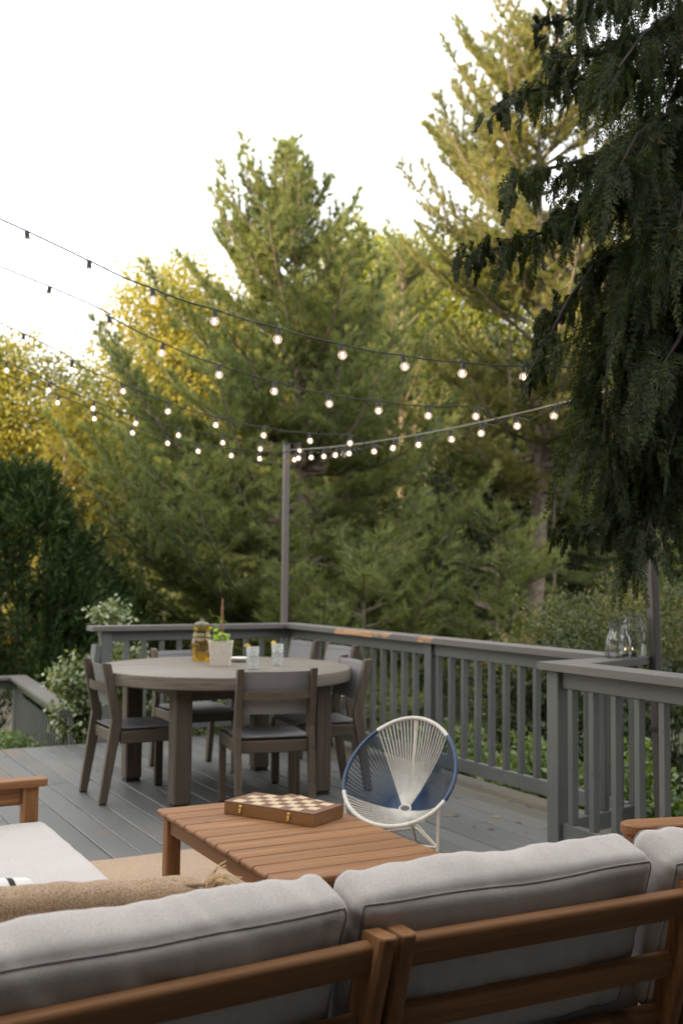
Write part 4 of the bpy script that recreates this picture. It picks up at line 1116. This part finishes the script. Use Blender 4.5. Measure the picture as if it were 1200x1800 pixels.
l1 = lantern('smaller glass lantern with its wire handle hanging down, on the railing', (4.09, 4.43, CAPZ + .001), [(.058, .002), (.062, .010), (.062, .085), (.055, .108), (.044, .128), (.042, .150), (.051, .172)], [(.063, .01), (.063, .04), (.052, .172)], 0)
hb = MB(); hb.tube([(-.05, -.01, .17), (-.02, -.055, .13), (.01, -.066, .09), (.05, -.055, .06), (.063, -.02, .055)], .0022, 6); hb.build('handle', DARKM, l1, smooth=60)
l2_ = lantern('taller glass lantern in a black wire cage, behind the smaller one', (4.235, 4.475, CAPZ + .001), [(.062, .002), (.066, .010), (.066, .125), (.062, .135), (.042, .190), (.044, .206)], [(.067, .008), (.067, .065), (.067, .128), (.046, .206)], .2)
hb = MB()
for s in (-1, 1): hb.tube([(s * .045 * .85, -s * .045 * .5, .206), (s * .055 * .85, -s * .055 * .5, .212), (s * .058 * .85, -s * .058 * .5, .20)], .004, 6)
hb.tube([(-.05, .03, .205), (-.056, .02, .175), (-.05, .01, .15)], .003, 6); hb.build('handle', DARKM, l2_, smooth=60)
for lb, loc in (('white tealight burning in the smaller glass lantern', (4.115, 4.405, CAPZ + .006)), ('white tealight burning in the taller glass lantern', (4.21, 4.45, CAPZ + .006))):
    t = thing('tealight_candle', lb, 'candle', loc)
    mb = MB(); mb.lathe([(.0001, 0), (.020, 0), (.021, .016), (.0001, .0162)], 20); mb.build('cup', BLACK, t, smooth=40)
    mb = MB(); mb.lathe([(.020, .0165), (.0205, .030), (.017, .034), (.0001, .033)], 20); mb.build('wax', WAX, t, smooth=40)
    mb = MB(); mb.lathe([(.0001, .033), (.003, .037), (.0035, .041), (.0001, .05)], 10); mb.build('flame', FLAME, t, smooth=60)

# ------------------------------------------------------------------ foliage generators
def needles(tc, td, n, L, wd, rng, spread=.8):
    """pine tufts: n thin triangles round each tuft direction"""
    m_ = len(tc); c = np.repeat(tc, n, 0); d = np.repeat(td, n, 0)
    d = d / (np.linalg.norm(d, axis=1)[:, None] + 1e-9) + rng.normal(size=(m_ * n, 3)) * spread * .55
    d /= np.linalg.norm(d, axis=1)[:, None] + 1e-9
    s_ = np.cross(d, rng.normal(size=d.shape)); s_ /= np.linalg.norm(s_, axis=1)[:, None] + 1e-9
    l = L * rng.uniform(.7, 1.2, (len(c), 1)); c = c + rng.normal(size=c.shape) * .012
    return np.stack([c - s_ * wd / 2, c + s_ * wd / 2, c + d * l], 1)
def limb_tube(mb, pts, r0, r1, seg=6):
    n = len(pts); mb.tube(pts, [r0 + (r1 - r0) * i / (n - 1) for i in range(n)], seg)

def pine(name, label, loc, H, Rf, seed, mat=NEEDLE, group=None, whorl=.42, nb=6, tuft=17, trunk_r=.16, lean=(0, 0), fork=None, zmin=.4, asym=None, el0=4, el1=52, bark=BARK, needle=.13, gap=.0, step=.2, cat='tree', trunk_bend=0, topgap=0.0):
    rng = np.random.default_rng(seed)
    t = thing(name, label, cat, loc, 0, group)
    tr = MB()
    def tp(z): return V((lean[0] * z / H + trunk_bend * math.sin(z / H * 5) * .3, lean[1] * z / H, z))
    zs = np.linspace(-.15, H, 16); limb_tube(tr, [tp(z) for z in zs], trunk_r, .012, 9)
    if fork:
        for (za, dx, dy, hh) in fork:
            limb_tube(tr, [tp(za) , tp(za) + V((dx * .5, dy * .5, .5)), tp(za) + V((dx, dy, 1.2)), tp(za) + V((dx * 1.05, dy * 1.05, hh))], trunk_r * .33, .012, 6)
    TC, TD = [], []
    z = zmin
    while z < H - .15:
        nn = max(3, int(nb * (1 if z < H * .85 else .7)))
        for k in range(nn):
            if rng.random() < gap + (topgap if z > H * .62 else 0): continue
            az = rng.uniform(0, 6.283); zz = z + rng.uniform(-.16, .16)
            L = Rf(zz / H) * rng.uniform(.62, 1.12)
            if asym: L *= 1 + asym[1] * math.cos(az - asym[0])
            if L < .12: L = .12
            f = zz / H; el = R(el0 + (el1 - el0) * f ** 1.3 + rng.normal() * 8); L /= max(.62, math.cos(el))
            h = V((math.cos(az), math.sin(az), 0)); b0 = tp(zz)
            pts = []
            for i in range(7):
                u = i / 6; s = L * u
                pts.append(b0 + h * (s * math.cos(el) * (1 - .12 * u * u)) + V((0, 0, s * math.sin(el) + L * (.16 * u ** 3 - (.10 * math.sin(u * 3) if f < .5 else 0)))))
            limb_tube(tr, pts, max(.010, .022 * L ** .6), .005, 5)
            A = np.array([tuple(p) for p in pts])
            s = max(.22 * L, .15) if f < .8 else .05
            sgn = 1
            while s <= L:
                u = s / L * 6; i = min(5, int(u)); p = A[i] + (A[i + 1] - A[i]) * (u - i)
                tg = A[i + 1] - A[i]; tg /= np.linalg.norm(tg)
                side = np.cross(tg, [0, 0, 1.]); side /= np.linalg.norm(side) + 1e-9
                sgn = -sgn
                ang = R(rng.uniform(35, 65)); d = tg * math.cos(ang) + side * sgn * math.sin(ang) + np.array([0, 0, .14 + .25 * f]) + rng.normal(size=3) * .1
                d /= np.linalg.norm(d); tl = .16 + .36 * (L - s) * rng.uniform(.6, 1.2); tl = min(tl, .75)
                q = .05
                while q <= tl + .02:
                    TC.append(p + d * q + np.array([0, 0, -.05 * (q / .6) ** 2])); TD.append(d + np.array([0, 0, .25])); q += rng.uniform(.085, .13)
                s += step * rng.uniform(.7, 1.3) * .55
            TC.append(A[6]); TD.append(A[6] - A[5]); TC.append((A[6] + A[5]) / 2); TD.append(A[6] - A[5])
        z += whorl * rng.uniform(.75, 1.25) * (1.0 if z < H * .8 else .75)
    for z in np.arange(H - .7, H + .05, .09):
        TC.append(np.array(tp(z))); TD.append(np.array([rng.normal() * .3, rng.normal() * .3, 1.]))
    tr.build('trunk', bark, t, smooth=60, merge=False)
    TC, TD = np.array(TC), np.array(TD)
    soup('crown', needles(TC, TD, int(tuft * 1.35), needle * 1.1, .0135, rng), 3, mat, t)
    return t, len(TC)

def leafy(name, label, loc, blobs, nleaf, size, mat, seed, group=None, trunk_r=.14, bark=BARKD, H=None, shell=.55, clump=.45, cat='tree', asp=.7, droop=-.2, limbs=True, stems=0):
    """broadleaf tree or shrub: leaves in clumps spread through a set of ellipsoids"""
    rng = np.random.default_rng(seed); t = thing(name, label, cat, loc, 0, group)
    B = np.array([b for b in blobs], float); vol = (B[:, 3] * B[:, 4] * B[:, 5]) ** .67; vol /= vol.sum()
    nc = max(12, int(nleaf / 38)); which = rng.choice(len(B), nc, p=vol)
    d = rng.normal(size=(nc, 3)); d /= np.linalg.norm(d, axis=1)[:, None]
    rad = (shell + (1 - shell) * rng.random(nc) ** .6) * rng.uniform(.82, 1.12, nc)
    cc = B[which, :3] + d * B[which, 3:6] * rad[:, None]
    per = nleaf // nc; cl = np.repeat(cc, per, 0); dd = np.repeat(d, per, 0)
    p = cl + rng.normal(size=cl.shape) * clump * np.array([1, 1, .55]) * .5
    ld = dd * .5 + rng.normal(size=p.shape) * .8 + np.array([0, 0, droop])
    tr = MB(); Hh = H or float((B[:, 2] + B[:, 5]).max())
    if limbs:
        limb_tube(tr, [V((0, 0, -.1)), V((.03, .02, Hh * .3)), V((-.02, .05, Hh * .6)), V((.02, 0, Hh * .88))], trunk_r, .02, 8)
        for i in rng.choice(nc, min(nc, 46), replace=False):
            q = V(cc[i]); z0 = max(.15, min(Hh * .7, q.z * rng.uniform(.35, .7))); a = V((0, 0, z0)); mdl = (a + q) / 2 + V((0, 0, .12 * (q - a).length * rng.uniform(-.3, 1)))
            limb_tube(tr, [a, mdl, q], trunk_r * .33, .008, 5)
    else:
        for i in rng.choice(nc, min(nc, 30), replace=False):
            q = V(cc[i]); b = min(B, key=lambda e: (V(e[:3]) - q).length); a = V((b[0] + rng.normal() * .05, b[1] + rng.normal() * .05, -.02))
            limb_tube(tr, [a, (a + q) / 2 + V((0, 0, .05)), q], .008, .003, 4)
    tr.build('trunk' if limbs else 'stems', bark, t, smooth=60, merge=False)
    soup('crown' if limbs else 'leaves', leaf_quads(p, ld, size, rng, asp), 4, mat, t)
    return t
def G(px, d, z=GZ):
    p = at(px, 900, d); return (p.x, p.y, z)

# ------------------------------------------------------------------ trees
def prof_main(f): return float(np.interp(f, [0, .1, .25, .42, .55, .68, .8, .9, 1], [3.4, 4.0, 4.0, 3.1, 2.3, 1.65, 1.0, .38, .06]))
cr_ang = math.atan2(c_r.y, c_r.x)
pine('white_pine', 'big soft grey green pine in the middle behind the deck', G(543, 17), 9.2, prof_main, 21, asym=(cr_ang + math.pi, .12), lean=(-.28, .18), trunk_r=.15, nb=9, tuft=18, whorl=.36, topgap=.17)
def prof_right(f): return float(np.interp(f, [0, .15, .35, .5, .62, .75, .87, .95, 1], [2.4, 2.9, 2.7, 2.9, 2.9, 2.7, 2.1, .9, .1]))
pine('white_pine', 'tall pine on the right with sunlit orange top and bare grey lower trunk', G(925, 19), 11.95, prof_right, 33, NEEDLE2, lean=(.35, -.2), fork=[(.9, .35, -.2, 6.5), (4.2, -.5, .25, 4.0)], trunk_r=.19, gap=.10, nb=8, tuft=17, whorl=.42, el1=44, zmin=3.7, trunk_bend=.5, topgap=.25)
pine('white_pine', 'soft green pine standing between the big middle pine and the tall right pine', G(705, 24), 9.9, lambda f: float(np.interp(f, [0, .3, .6, .85, 1], [2.5, 2.5, 1.9, 1.0, .2])), 45, NEEDLE, nb=7, tuft=13, trunk_r=.13, gap=.12, topgap=.15)
pine('white_pine', 'pine half hidden behind the drooping cedar on the right', G(1120, 20), 10.5, lambda f: float(np.interp(f, [0, .3, .6, .85, 1], [2.6, 2.7, 2.2, 1.2, .2])), 57, NEEDLE, nb=5, tuft=10, zmin=1.2)
pine('young_pine', 'low pine bough of fresh green needles in front of the grey trunk on the right', G(872, 16.5), 3.15, lambda f: float(np.interp(f, [0, .5, .8, 1], [1.5, 1.5, 1.1, .3])), 61, NEEDLE, nb=6, tuft=13, trunk_r=.05, el0=2, el1=25, whorl=.33)
pine('young_pine', 'pale green lower pine beside the pole at the back of the deck', G(640, 14.5), 2.5, lambda f: float(np.interp(f, [0, .5, .8, 1], [1.2, 1.1, .7, .2])), 67, NEEDLE, nb=6, tuft=12, trunk_r=.05, el0=2, el1=30, whorl=.33)
leafy('maple_tree', 'sunlit yellow broadleaf tree behind the left side of the big middle pine', G(325, 24.5), [(0, 0, 6.2, 2.6, 2.6, 2.9), (-1.6, -.8, 4.6, 2.1, 2.0, 2.0), (1.3, .7, 7.0, 1.8, 1.8, 1.9), (-.4, -.2, 8.2, 1.4, 1.4, 1.3), (-2.6, -1.3, 3.6, 1.6, 1.6, 1.4)], 76000, .09, YLEAF, 71, shell=.3, clump=.6)
leafy('maple_tree', 'bright yellow green broadleaf tree glowing between the pines', G(680, 31), [(0, 0, 8.6, 2.8, 2.6, 3.6), (1.6, -1.1, 9.6, 2.2, 2.1, 3.0), (-.7, .5, 10.9, 1.6, 1.5, 1.8), (3.6, -1.9, 9.8, 2.3, 2.2, 3.0), (-1.6, .9, 8.0, 1.6, 1.6, 2.4)], 80000, .11, GLEAF, 73, shell=.35, clump=.55)
leafy('maple_tree', 'yellow green broadleaf tree at the far left edge', G(18, 22.5), [(0, 0, 5.2, 1.9, 1.9, 2.0), (-1.2, .6, 6.0, 1.7, 1.6, 1.7), (.9, -.5, 4.2, 1.4, 1.3, 1.5)], 52000, .085, YLEAF, 75, shell=.35, clump=.55)
pine('spruce_tree', 'small golden green conifer at the left between the dark cedar and the yellow tree', G(112, 20.5), 5.6, lambda f: float(np.interp(f, [0, .5, .8, 1], [1.3, 1.0, .5, .1])), 77, YLEAF, nb=7, tuft=12, el0=10, el1=40, needle=.10, trunk_r=.08, whorl=.3)
def blades(c, d, L, wd, rng):
    d = d / (np.linalg.norm(d, axis=1)[:, None] + 1e-9); s_ = np.cross(d, rng.normal(size=d.shape)); s_ /= np.linalg.norm(s_, axis=1)[:, None] + 1e-9
    l = L * rng.uniform(.6, 1.3, (len(c), 1)); w_ = wd * rng.uniform(.7, 1.2, (len(c), 1))
    return np.stack([c, c + d * l * .5 + s_ * w_ / 2, c + d * l, c + d * l * .5 - s_ * w_ / 2], 1)
def arborvitae(label, loc, H, Rb, n, seed, mat, blobs=0):
    rng = np.random.default_rng(seed); t = thing('cedar_tree', label, 'tree', loc)
    tr = MB(); limb_tube(tr, [V((0, 0, -.1)), V((0, 0, H * .5)), V((0, 0, H * .95))], .12, .015, 7); tr.build('trunk', BARKD, t, smooth=60)
    m_ = n // 34; f = rng.random(m_) ** 1.25; az = rng.uniform(0, 6.283, m_); lump = 1 + .16 * np.sin(az * 3 + f * 7) + .1 * np.sin(az * 7 + 2 + f * 16)
    rr_ = Rb * np.interp(f, [0, .15, .4, .7, .9, 1], [.85, 1, .95, .62, .28, .03]) * lump * rng.uniform(.6, 1.06, m_)
    cc = np.stack([rr_ * np.cos(az), rr_ * np.sin(az), f * H], 1); out = np.stack([np.cos(az), np.sin(az), 0 * az], 1)
    ax = out * .35 + np.array([0, 0, 1.]) + rng.normal(size=cc.shape) * .18
    k = 34; C = np.repeat(cc, k, 0); A = np.repeat(ax, k, 0); O = np.repeat(out, k, 0)
    tt = rng.random((len(C), 1)); p = C + A * tt * .42 + rng.normal(size=C.shape) * .05 * (1.1 - tt)
    d = A * .8 + rng.normal(size=C.shape) * .5 + O * .25
    soup('crown', blades(p, d, .12, .028, rng), 4, mat, t); return t
arborvitae('dense dark green cedar on the left behind the lower railing', G(40, 14.2), 3.25, 1.45, 60000, 81, CEDAR)
arborvitae('dark evergreen beside the tall left cedar, low behind the variegated shrub', G(190, 16.5), 2.0, 1.0, 20000, 82, CEDAR)

for px_, d_, hh_, sd_, lab_ in ((610, 19.5, 3.6, 141, 'added dark foliage standing for shade behind the pole at the back corner'), (770, 20.5, 4.6, 143, 'added dark foliage standing for shade between the middle pine and the grey trunk'), (1000, 22.5, 4.4, 145, 'added dark foliage standing for shade right of the grey pine trunk'), (400, 20, 3.2, 147, 'added dark foliage standing for shade low behind the planter and amber jar')):
    leafy('shade_fill_tree', lab_, G(px_, d_), [(0, 0, hh_ * .42, 1.7, 1.5, hh_ * .42), (.9, -.5, hh_ * .35, 1.2, 1.2, hh_ * .34), (-.9, .5, hh_ * .38, 1.2, 1.2, hh_ * .36), (0, 0, hh_ * .75, .8, .8, hh_ * .25)], 15000, .09, SHADED, sd_, shell=.25, clump=.35, trunk_r=.08)  # put in as dark masses for the deep shade between the trees
# woodland behind: reads as one dark mass
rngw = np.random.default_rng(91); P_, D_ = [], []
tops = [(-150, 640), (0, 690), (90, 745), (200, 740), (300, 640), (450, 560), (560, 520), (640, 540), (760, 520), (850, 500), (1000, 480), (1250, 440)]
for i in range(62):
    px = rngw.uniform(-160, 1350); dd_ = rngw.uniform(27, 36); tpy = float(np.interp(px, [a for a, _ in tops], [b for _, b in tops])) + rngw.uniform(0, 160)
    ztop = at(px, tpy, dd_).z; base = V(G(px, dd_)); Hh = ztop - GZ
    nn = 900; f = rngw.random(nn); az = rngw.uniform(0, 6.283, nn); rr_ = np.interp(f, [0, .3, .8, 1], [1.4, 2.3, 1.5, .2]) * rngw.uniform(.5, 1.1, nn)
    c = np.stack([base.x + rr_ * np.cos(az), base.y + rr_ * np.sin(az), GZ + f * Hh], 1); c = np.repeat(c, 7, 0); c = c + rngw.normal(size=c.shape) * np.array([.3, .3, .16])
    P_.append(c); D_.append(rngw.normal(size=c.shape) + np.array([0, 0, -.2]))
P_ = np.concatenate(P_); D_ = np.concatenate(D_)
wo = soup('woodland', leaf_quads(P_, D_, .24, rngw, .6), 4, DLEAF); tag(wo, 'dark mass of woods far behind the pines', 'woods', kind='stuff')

# shade trees added out of view on the left to keep sun off the deck
def oak(loc, s, seed, lab):
    return leafy('oak_tree', lab, loc, [(0, 0, 8.2, 3.6, 3.6, 3.6), (2.2, .6, 6.0, 2.6, 2.6, 2.6), (-1.8, -1.2, 6.2, 2.8, 2.8, 2.6), (.3, 1.8, 10.2, 2.3, 2.3, 2.2), (0, -1.0, 4.0, 2.6, 3.0, 2.2)], 15000, .34, DLEAF, seed, trunk_r=.3, group='unseen oaks added to shade the deck', shell=.2, clump=1.1)
OL = 'unseen tall oak added on the left to shade the deck'
ok = oak((-17, 2.5, GZ), 1, 95, OL)
for (x, y, rz) in ((-18.5, 7.5, 1.1), (-17.0, 12.5, 2.3), (-19.5, -2.5, 4.1), (-18.0, -8.0, 5.0)):
    dup(ok, (x, y, GZ), rz, OL, 'unseen oaks added to shade the deck')

# weeping cedar close by on the right
wt = thing('weeping_cedar', 'dark drooping cedar hanging over the right railing in the foreground', 'tree', (0, 0, 0))
rw_ = np.random.default_rng(101); wtr = MB(); TD5 = 5.55
limb_tube(wtr, [at(1300, 1700, 5.7), at(1290, 1100, 5.7), at(1280, 500, 5.65), at(1262, 60, 5.6), at(1250, -350, 5.6)], .15, .07, 10)
LIMBS = [  # photo polyline, depth at the tip, drop length range at root and tip, spray density
    ([(1265, -60), (1120, -20), (1020, 30), (948, 42)], 5.3, (.34, .10), .8),
    ([(1265, 40), (1130, 60), (1050, 95), (968, 100)], 5.2, (.45, .14), .8),
    ([(1265, 120), (1120, 135), (980, 148), (905, 165), (864, 205)], 5.2, (.50, .09), .75),
    ([(1270, 250), (1130, 255), (1030, 280), (950, 300), (900, 322)], 5.15, (.50, .20), 1.0),
    ([(1270, 330), (1120, 325), (1030, 350), (975, 380)], 5.35, (.36, .12), .7),
    ([(1270, 420), (1120, 330), (1040, 345), (960, 405), (890, 432), (812, 452)], 5.2, (.50, .15), 1.0),
    ([(1275, 520), (1130, 430), (1050, 460), (1000, 525), (960, 600), (926, 665)], 5.25, (.34, .12), 1.3),
    ([(1275, 560), (1160, 480), (1095, 500), (1068, 620), (1060, 780)], 5.2, (.6, .42), 1.3),
    ([(1275, 640), (1180, 600), (1125, 660), (1100, 800), (1090, 915)], 5.25, (.55, .3), 1.5),
    ([(1280, 760), (1180, 750), (1125, 830), (1070, 905), (985, 930)], 5.2, (.42, .14), 1.5),
    ([(1280, 820), (1200, 800), (1155, 860), (1130, 965)], 5.1, (.45, .26), 1.6),
    ([(1280, 700), (1210, 670), (1185, 760), (1175, 800)], 5.0, (.40, .2), 1.0),
    ([(1275, 200), (1190, 190), (1120, 235), (1090, 290)], 4.9, (.6, .4), .9),
    ([(1275, 380), (1195, 375), (1140, 430), (1110, 500)], 4.95, (.6, .4), .9),
    ([(1280, 30), (1200, 10), (1130, 60), (1085, 120)], 4.9, (.6, .35), .9),
    ([(1280, -120), (1180, -120), (1100, -60), (1050, -10)], 5.0, (.5, .3), .9),
    ([(1280, 560), (1215, 540), (1190, 600), (1165, 640)], 4.9, (.6, .4), .9),
    ([(1285, 300), (1230, 280), (1205, 330), (1190, 400)], 4.8, (.65, .5), .9),
]
starts, dirs, lens = [], [], []
for poly, dtip, (la, lb), dens_ in LIMBS:
    n = len(poly); P3 = [at(x, y, 5.62 + (dtip - 5.62) * (i / (n - 1))) for i, (x, y) in enumerate(poly)]
    limb_tube(wtr, P3, .020, .004, 6)
    A = np.array([tuple(p) for p in P3]); seg = np.linalg.norm(A[1:] - A[:-1], axis=1); cum = np.concatenate([[0], np.cumsum(seg)]); tot = cum[-1]
    cnt = int(tot / .0088 * dens_)
    for u in rw_.random(cnt) ** 1.25:
        s = u * tot; i = min(n - 2, int(np.searchsorted(cum, s) - 1)); i = max(i, 0); q = (s - cum[i]) / seg[i]
        p = A[i] + (A[i + 1] - A[i]) * q; tg = (A[i + 1] - A[i]) / seg[i]
        sd_ = np.cross(tg, [0, 0, 1.]); sd_ /= np.linalg.norm(sd_) + 1e-9
        off = rw_.normal() * .13 * (1.05 - .75 * u)
        p = p + sd_ * off + np.array([0, 0, rw_.normal() * .03])
        starts.append(p); dirs.append(tg * rw_.uniform(.2, .9) + sd_ * np.sign(off) * rw_.uniform(.1, .8) + np.array([0, 0, rw_.uniform(-.2, .25)]))
        lens.append((la + (lb - la) * u) * (rw_.uniform(.25, .8) if rw_.random() < .6 else rw_.uniform(.7, 1.35)))
    starts.append(A[-1]); dirs.append(A[-1] - A[-2]); lens.append(lb * 1.1)
wtr.build('trunk', plain('dark_cedar_bark', (.03, .022, .017), .9, var=.5, scale=14, bmp=.9), wt, smooth=60, merge=False)
ST, DR, LN = np.array(starts), np.array(dirs), np.array(lens)
DR /= np.linalg.norm(DR, axis=1)[:, None] + 1e-9
K = 22; tt = (np.arange(K) + .5) / K
B = len(ST)
# drooping axis: starts along DR then falls
w1 = (1 - np.exp(-tt * 2.6)) / 2.6
pos = ST[:, None, :] + DR[:, None, :] * (w1[None, :, None] * LN[:, None, None] * .9) + np.array([0, 0, -1.])[None, None, :] * ((tt - w1 * .9)[None, :, None] * LN[:, None, None])
sway = rw_.normal(size=(B, 1, 3)) * .05 * np.array([1, 1, 0]); pos = pos + sway * (tt ** 2)[None, :, None] * LN[:, None, None] * 2
tan = np.gradient(pos, axis=1); tan /= np.linalg.norm(tan, axis=2)[..., None] + 1e-9
rv = rw_.normal(size=(B, 1, 3)); sdv = np.cross(tan, np.broadcast_to(rv, tan.shape)); sdv /= np.linalg.norm(sdv, axis=2)[..., None] + 1e-9
allq = []
for sg in (-1, 1):
    d = tan * .78 + sdv * sg * .62 + rw_.normal(size=tan.shape) * .16; d /= np.linalg.norm(d, axis=2)[..., None]
    l = (.016 + .070 * (1 - tt)[None, :, None] * np.clip(LN / .4, .35, 1.25)[:, None, None]) * rw_.uniform(.7, 1.2, (B, K, 1))
    nr = np.cross(d, sdv); nr /= np.linalg.norm(nr, axis=2)[..., None] + 1e-9; wv = np.cross(d, nr)
    w_ = .0036
    allq.append(np.stack([pos, pos + d * l * .5 + wv * w_, pos + d * l, pos + d * l * .5 - wv * w_], 2).reshape(-1, 4, 3))
    for s2 in (-1, 1, -.6, .6):      # side scales of each branchlet
        base = pos + d * l * (.3 if abs(s2) == 1 else .62); d2 = d * .78 + wv * s2 * .62; l2 = l * (.5 if abs(s2) == 1 else .34)
        nw = np.cross(d2, nr)
        allq.append(np.stack([base, base + d2 * l2 * .5 + nw * .0026, base + d2 * l2, base + d2 * l2 * .5 - nw * .0026], 2).reshape(-1, 4, 3))
# the hanging stem itself
stem = np.stack([pos[:, :-1] - sdv[:, :-1] * .002, pos[:, :-1] + sdv[:, :-1] * .002, pos[:, 1:] + sdv[:, 1:] * .002, pos[:, 1:] - sdv[:, 1:] * .002], 2).reshape(-1, 4, 3)
allq.append(stem)
soup('crown', np.concatenate(allq), 4, WEEP, wt)

# ------------------------------------------------------------------ shrubs and garden pieces
leafy('variegated_shrub', 'cream and green leaved shrub spilling through the back railing beside the left chair', (2.55, 9.25, GZ), [(-.15, -.1, 1.1, .18, .2, .33), (-.2, -.12, 1.28, .13, .14, .2), (-.06, -.1, .95, .2, .2, .3), (-.02, -.12, .85, .25, .22, .4), (.22, .16, 1.80, .16, .12, .11), (.1, .16, 1.86, .12, .08, .05), (.62, .0, 1.05, .45, .22, .45), (.3, .1, 1.35, .25, .2, .3), (.9, .05, .75, .4, .25, .4)], 13000, .050, EUON, 111, cat='shrub', limbs=False, shell=.45, clump=.13, asp=.62, bark=BARKD)
leafy('boxwood_shrub', 'small bright green boxwood below the left end of the deck', (1.86, 9.15, GZ), [(0, 0, .5, .26, .24, .42), (-.3, .1, .45, .3, .25, .36), (.12, -.05, .62, .14, .13, .20)], 5200, .036, BOXW, 113, cat='shrub', limbs=False, shell=.4, clump=.09)
leafy('golden_shrub', 'golden yellow shrub on the lawn at the left edge', G(12, 16), [(0, 0, .75, .75, .7, .55), (-.7, .2, .6, .7, .6, .5)], 9000, .05, GOLD, 115, cat='shrub', limbs=False, shell=.5, clump=.16)
leafy('yew_shrub', 'broad yew with yellow tips behind the glass lanterns', G(1085, 10.2), [(0, 0, 1.62, 1.05, .8, .5), (.9, -.5, 1.65, 1.0, .8, .55), (-.75, .4, 1.3, .55, .5, .4)], 30000, .045, YEW, 117, cat='shrub', limbs=False, shell=.5, clump=.2, asp=.32, droop=.3)
for k, (x, y, hh, lab) in enumerate(((4.95, 5.2, 1.15, 'leafy green shrub behind the right railing, nearest the jog with the lanterns'), (5.0, 6.2, 1.0, 'leafy green shrub behind the right railing, behind the blue and white chair'), (5.05, 7.4, .9, 'leafy green shrub behind the middle post of the right railing'), (5.3, 8.6, .8, 'low leafy shrub behind the right railing near the far chairs'), (4.25, 3.2, 1.1, 'leafy shrub coloured dark for shade, behind the nearest railing at the right edge'), (6.1, 5.9, 1.75, 'taller shrub coloured dark for shade, farther behind the right railing, below the yew'), (6.2, 7.6, 1.7, 'taller shrub coloured dark for shade, farther behind the middle of the right railing'), (5.4, 4.1, 1.3, 'shrub coloured dark for shade, below the lantern corner, outside the railing'))):
    leafy('leafy_shrub', lab, (x, y, GZ), [(0, 0, hh * .5, .5, .6, hh * .5), (.2, .5, hh * .42, .45, .5, hh * .42), (.3, -.45, hh * .45, .45, .45, hh * .42)], 8000, .055, SHRUB if k < 4 else SHADED, 120 + k, group='shrubs behind the right railing', cat='shrub', limbs=False, shell=.35, clump=.13)  # the later shrubs take the dark copy in place of shade
pp = thing('planter_pot', 'big black round planter pot below the left end of the deck', 'planter', (1.50, 10.05, GZ))
mb = MB(); mb.lathe([(.0001, .01), (.28, .01), (.42, .62), (.44, .80), (.46, .81), (.46, .85), (.42, .85), (.41, .80), (.0001, .72)], 40); mb.build('pot', plain('black_plastic', (.012, .012, .013), .35), pp, smooth=40)
bl = MB(); rs = np.random.default_rng(31)
me = bpy.data.meshes.new('boulder'); bm = bmesh.new(); bmesh.ops.create_icosphere(bm, subdivisions=4, radius=.5)
for v in bm.verts:
    v.co *= 1 + .3 * noise.noise(v.co * 2.2) + .08 * noise.noise(v.co * 7); v.co.z = v.co.z * .95 + .36
    v.co.x *= .85
bm.to_mesh(me); bm.free(); me.shade_smooth(); me.materials.append(STONE)
bo = link('boulder', me); bo.location = G(6, 13.2); tag(bo, 'pale stone boulder on the lawn beyond the lower railing', 'boulder')

# ------------------------------------------------------------------ unseen wall and porch added behind the camera to shade the deck
hs = thing('shade_house', 'unseen clapboard wall with porch added behind the camera to shade the deck', 'shade_house', (0, -1.25, GZ))
SID = painted('grey_clapboard', (.16, .16, .155), .7, 0)
mb = MB()
for k in range(30):
    z = .1 + k * .18
    for (xa, xb) in ((-7, -1.2), (1.8, 9)) if .7 < z < 3.0 else ((-7, 9),):
        mb.box(((xa + xb) / 2, -.1, z + .09), (xb - xa, .05, .185), (R(-3), 0, 0), .002)
mb.build('wall', SID, hs)
mb = MB(); mb.box((.3, -.35, 1.9), (3.0, .02, 2.3), bev=.002); mb.build('glass_door', plain('dark_glazing', (.02, .022, .025), .08), hs)
mb = MB()
for x in (-1.17, .3, 1.77): mb.box((x, -.11, 1.9), (.06, .1, 2.3), bev=.004)
mb.box((.3, -.11, 3.07), (3.06, .1, .08), bev=.004); mb.build('door_frame', WHITEP, hs)
mb = MB(); mb.box((1.5, 1.1, 3.85), (11, 2.5, .14), (R(-4), 0, 0), .01); mb.build('shade_roof', SID, hs)  # roof added overhead to cut skylight on the sofa backs
mb = MB(); mb.box((-2.6, .35, 1.88), (.12, 2.7, 3.7), bev=.01); mb.build('shade_screen', SID, hs)  # side walls added to keep side light off the sofa backs
mb = MB(); mb.box((4.6, .35, 1.88), (.12, 2.7, 3.7), bev=.01); mb.build('shade_screen', SID, hs)
mb = MB(); mb.box((1, .1, 5.6), (17, 1.1, .12), bev=.01); mb.build('eave', SID, hs)
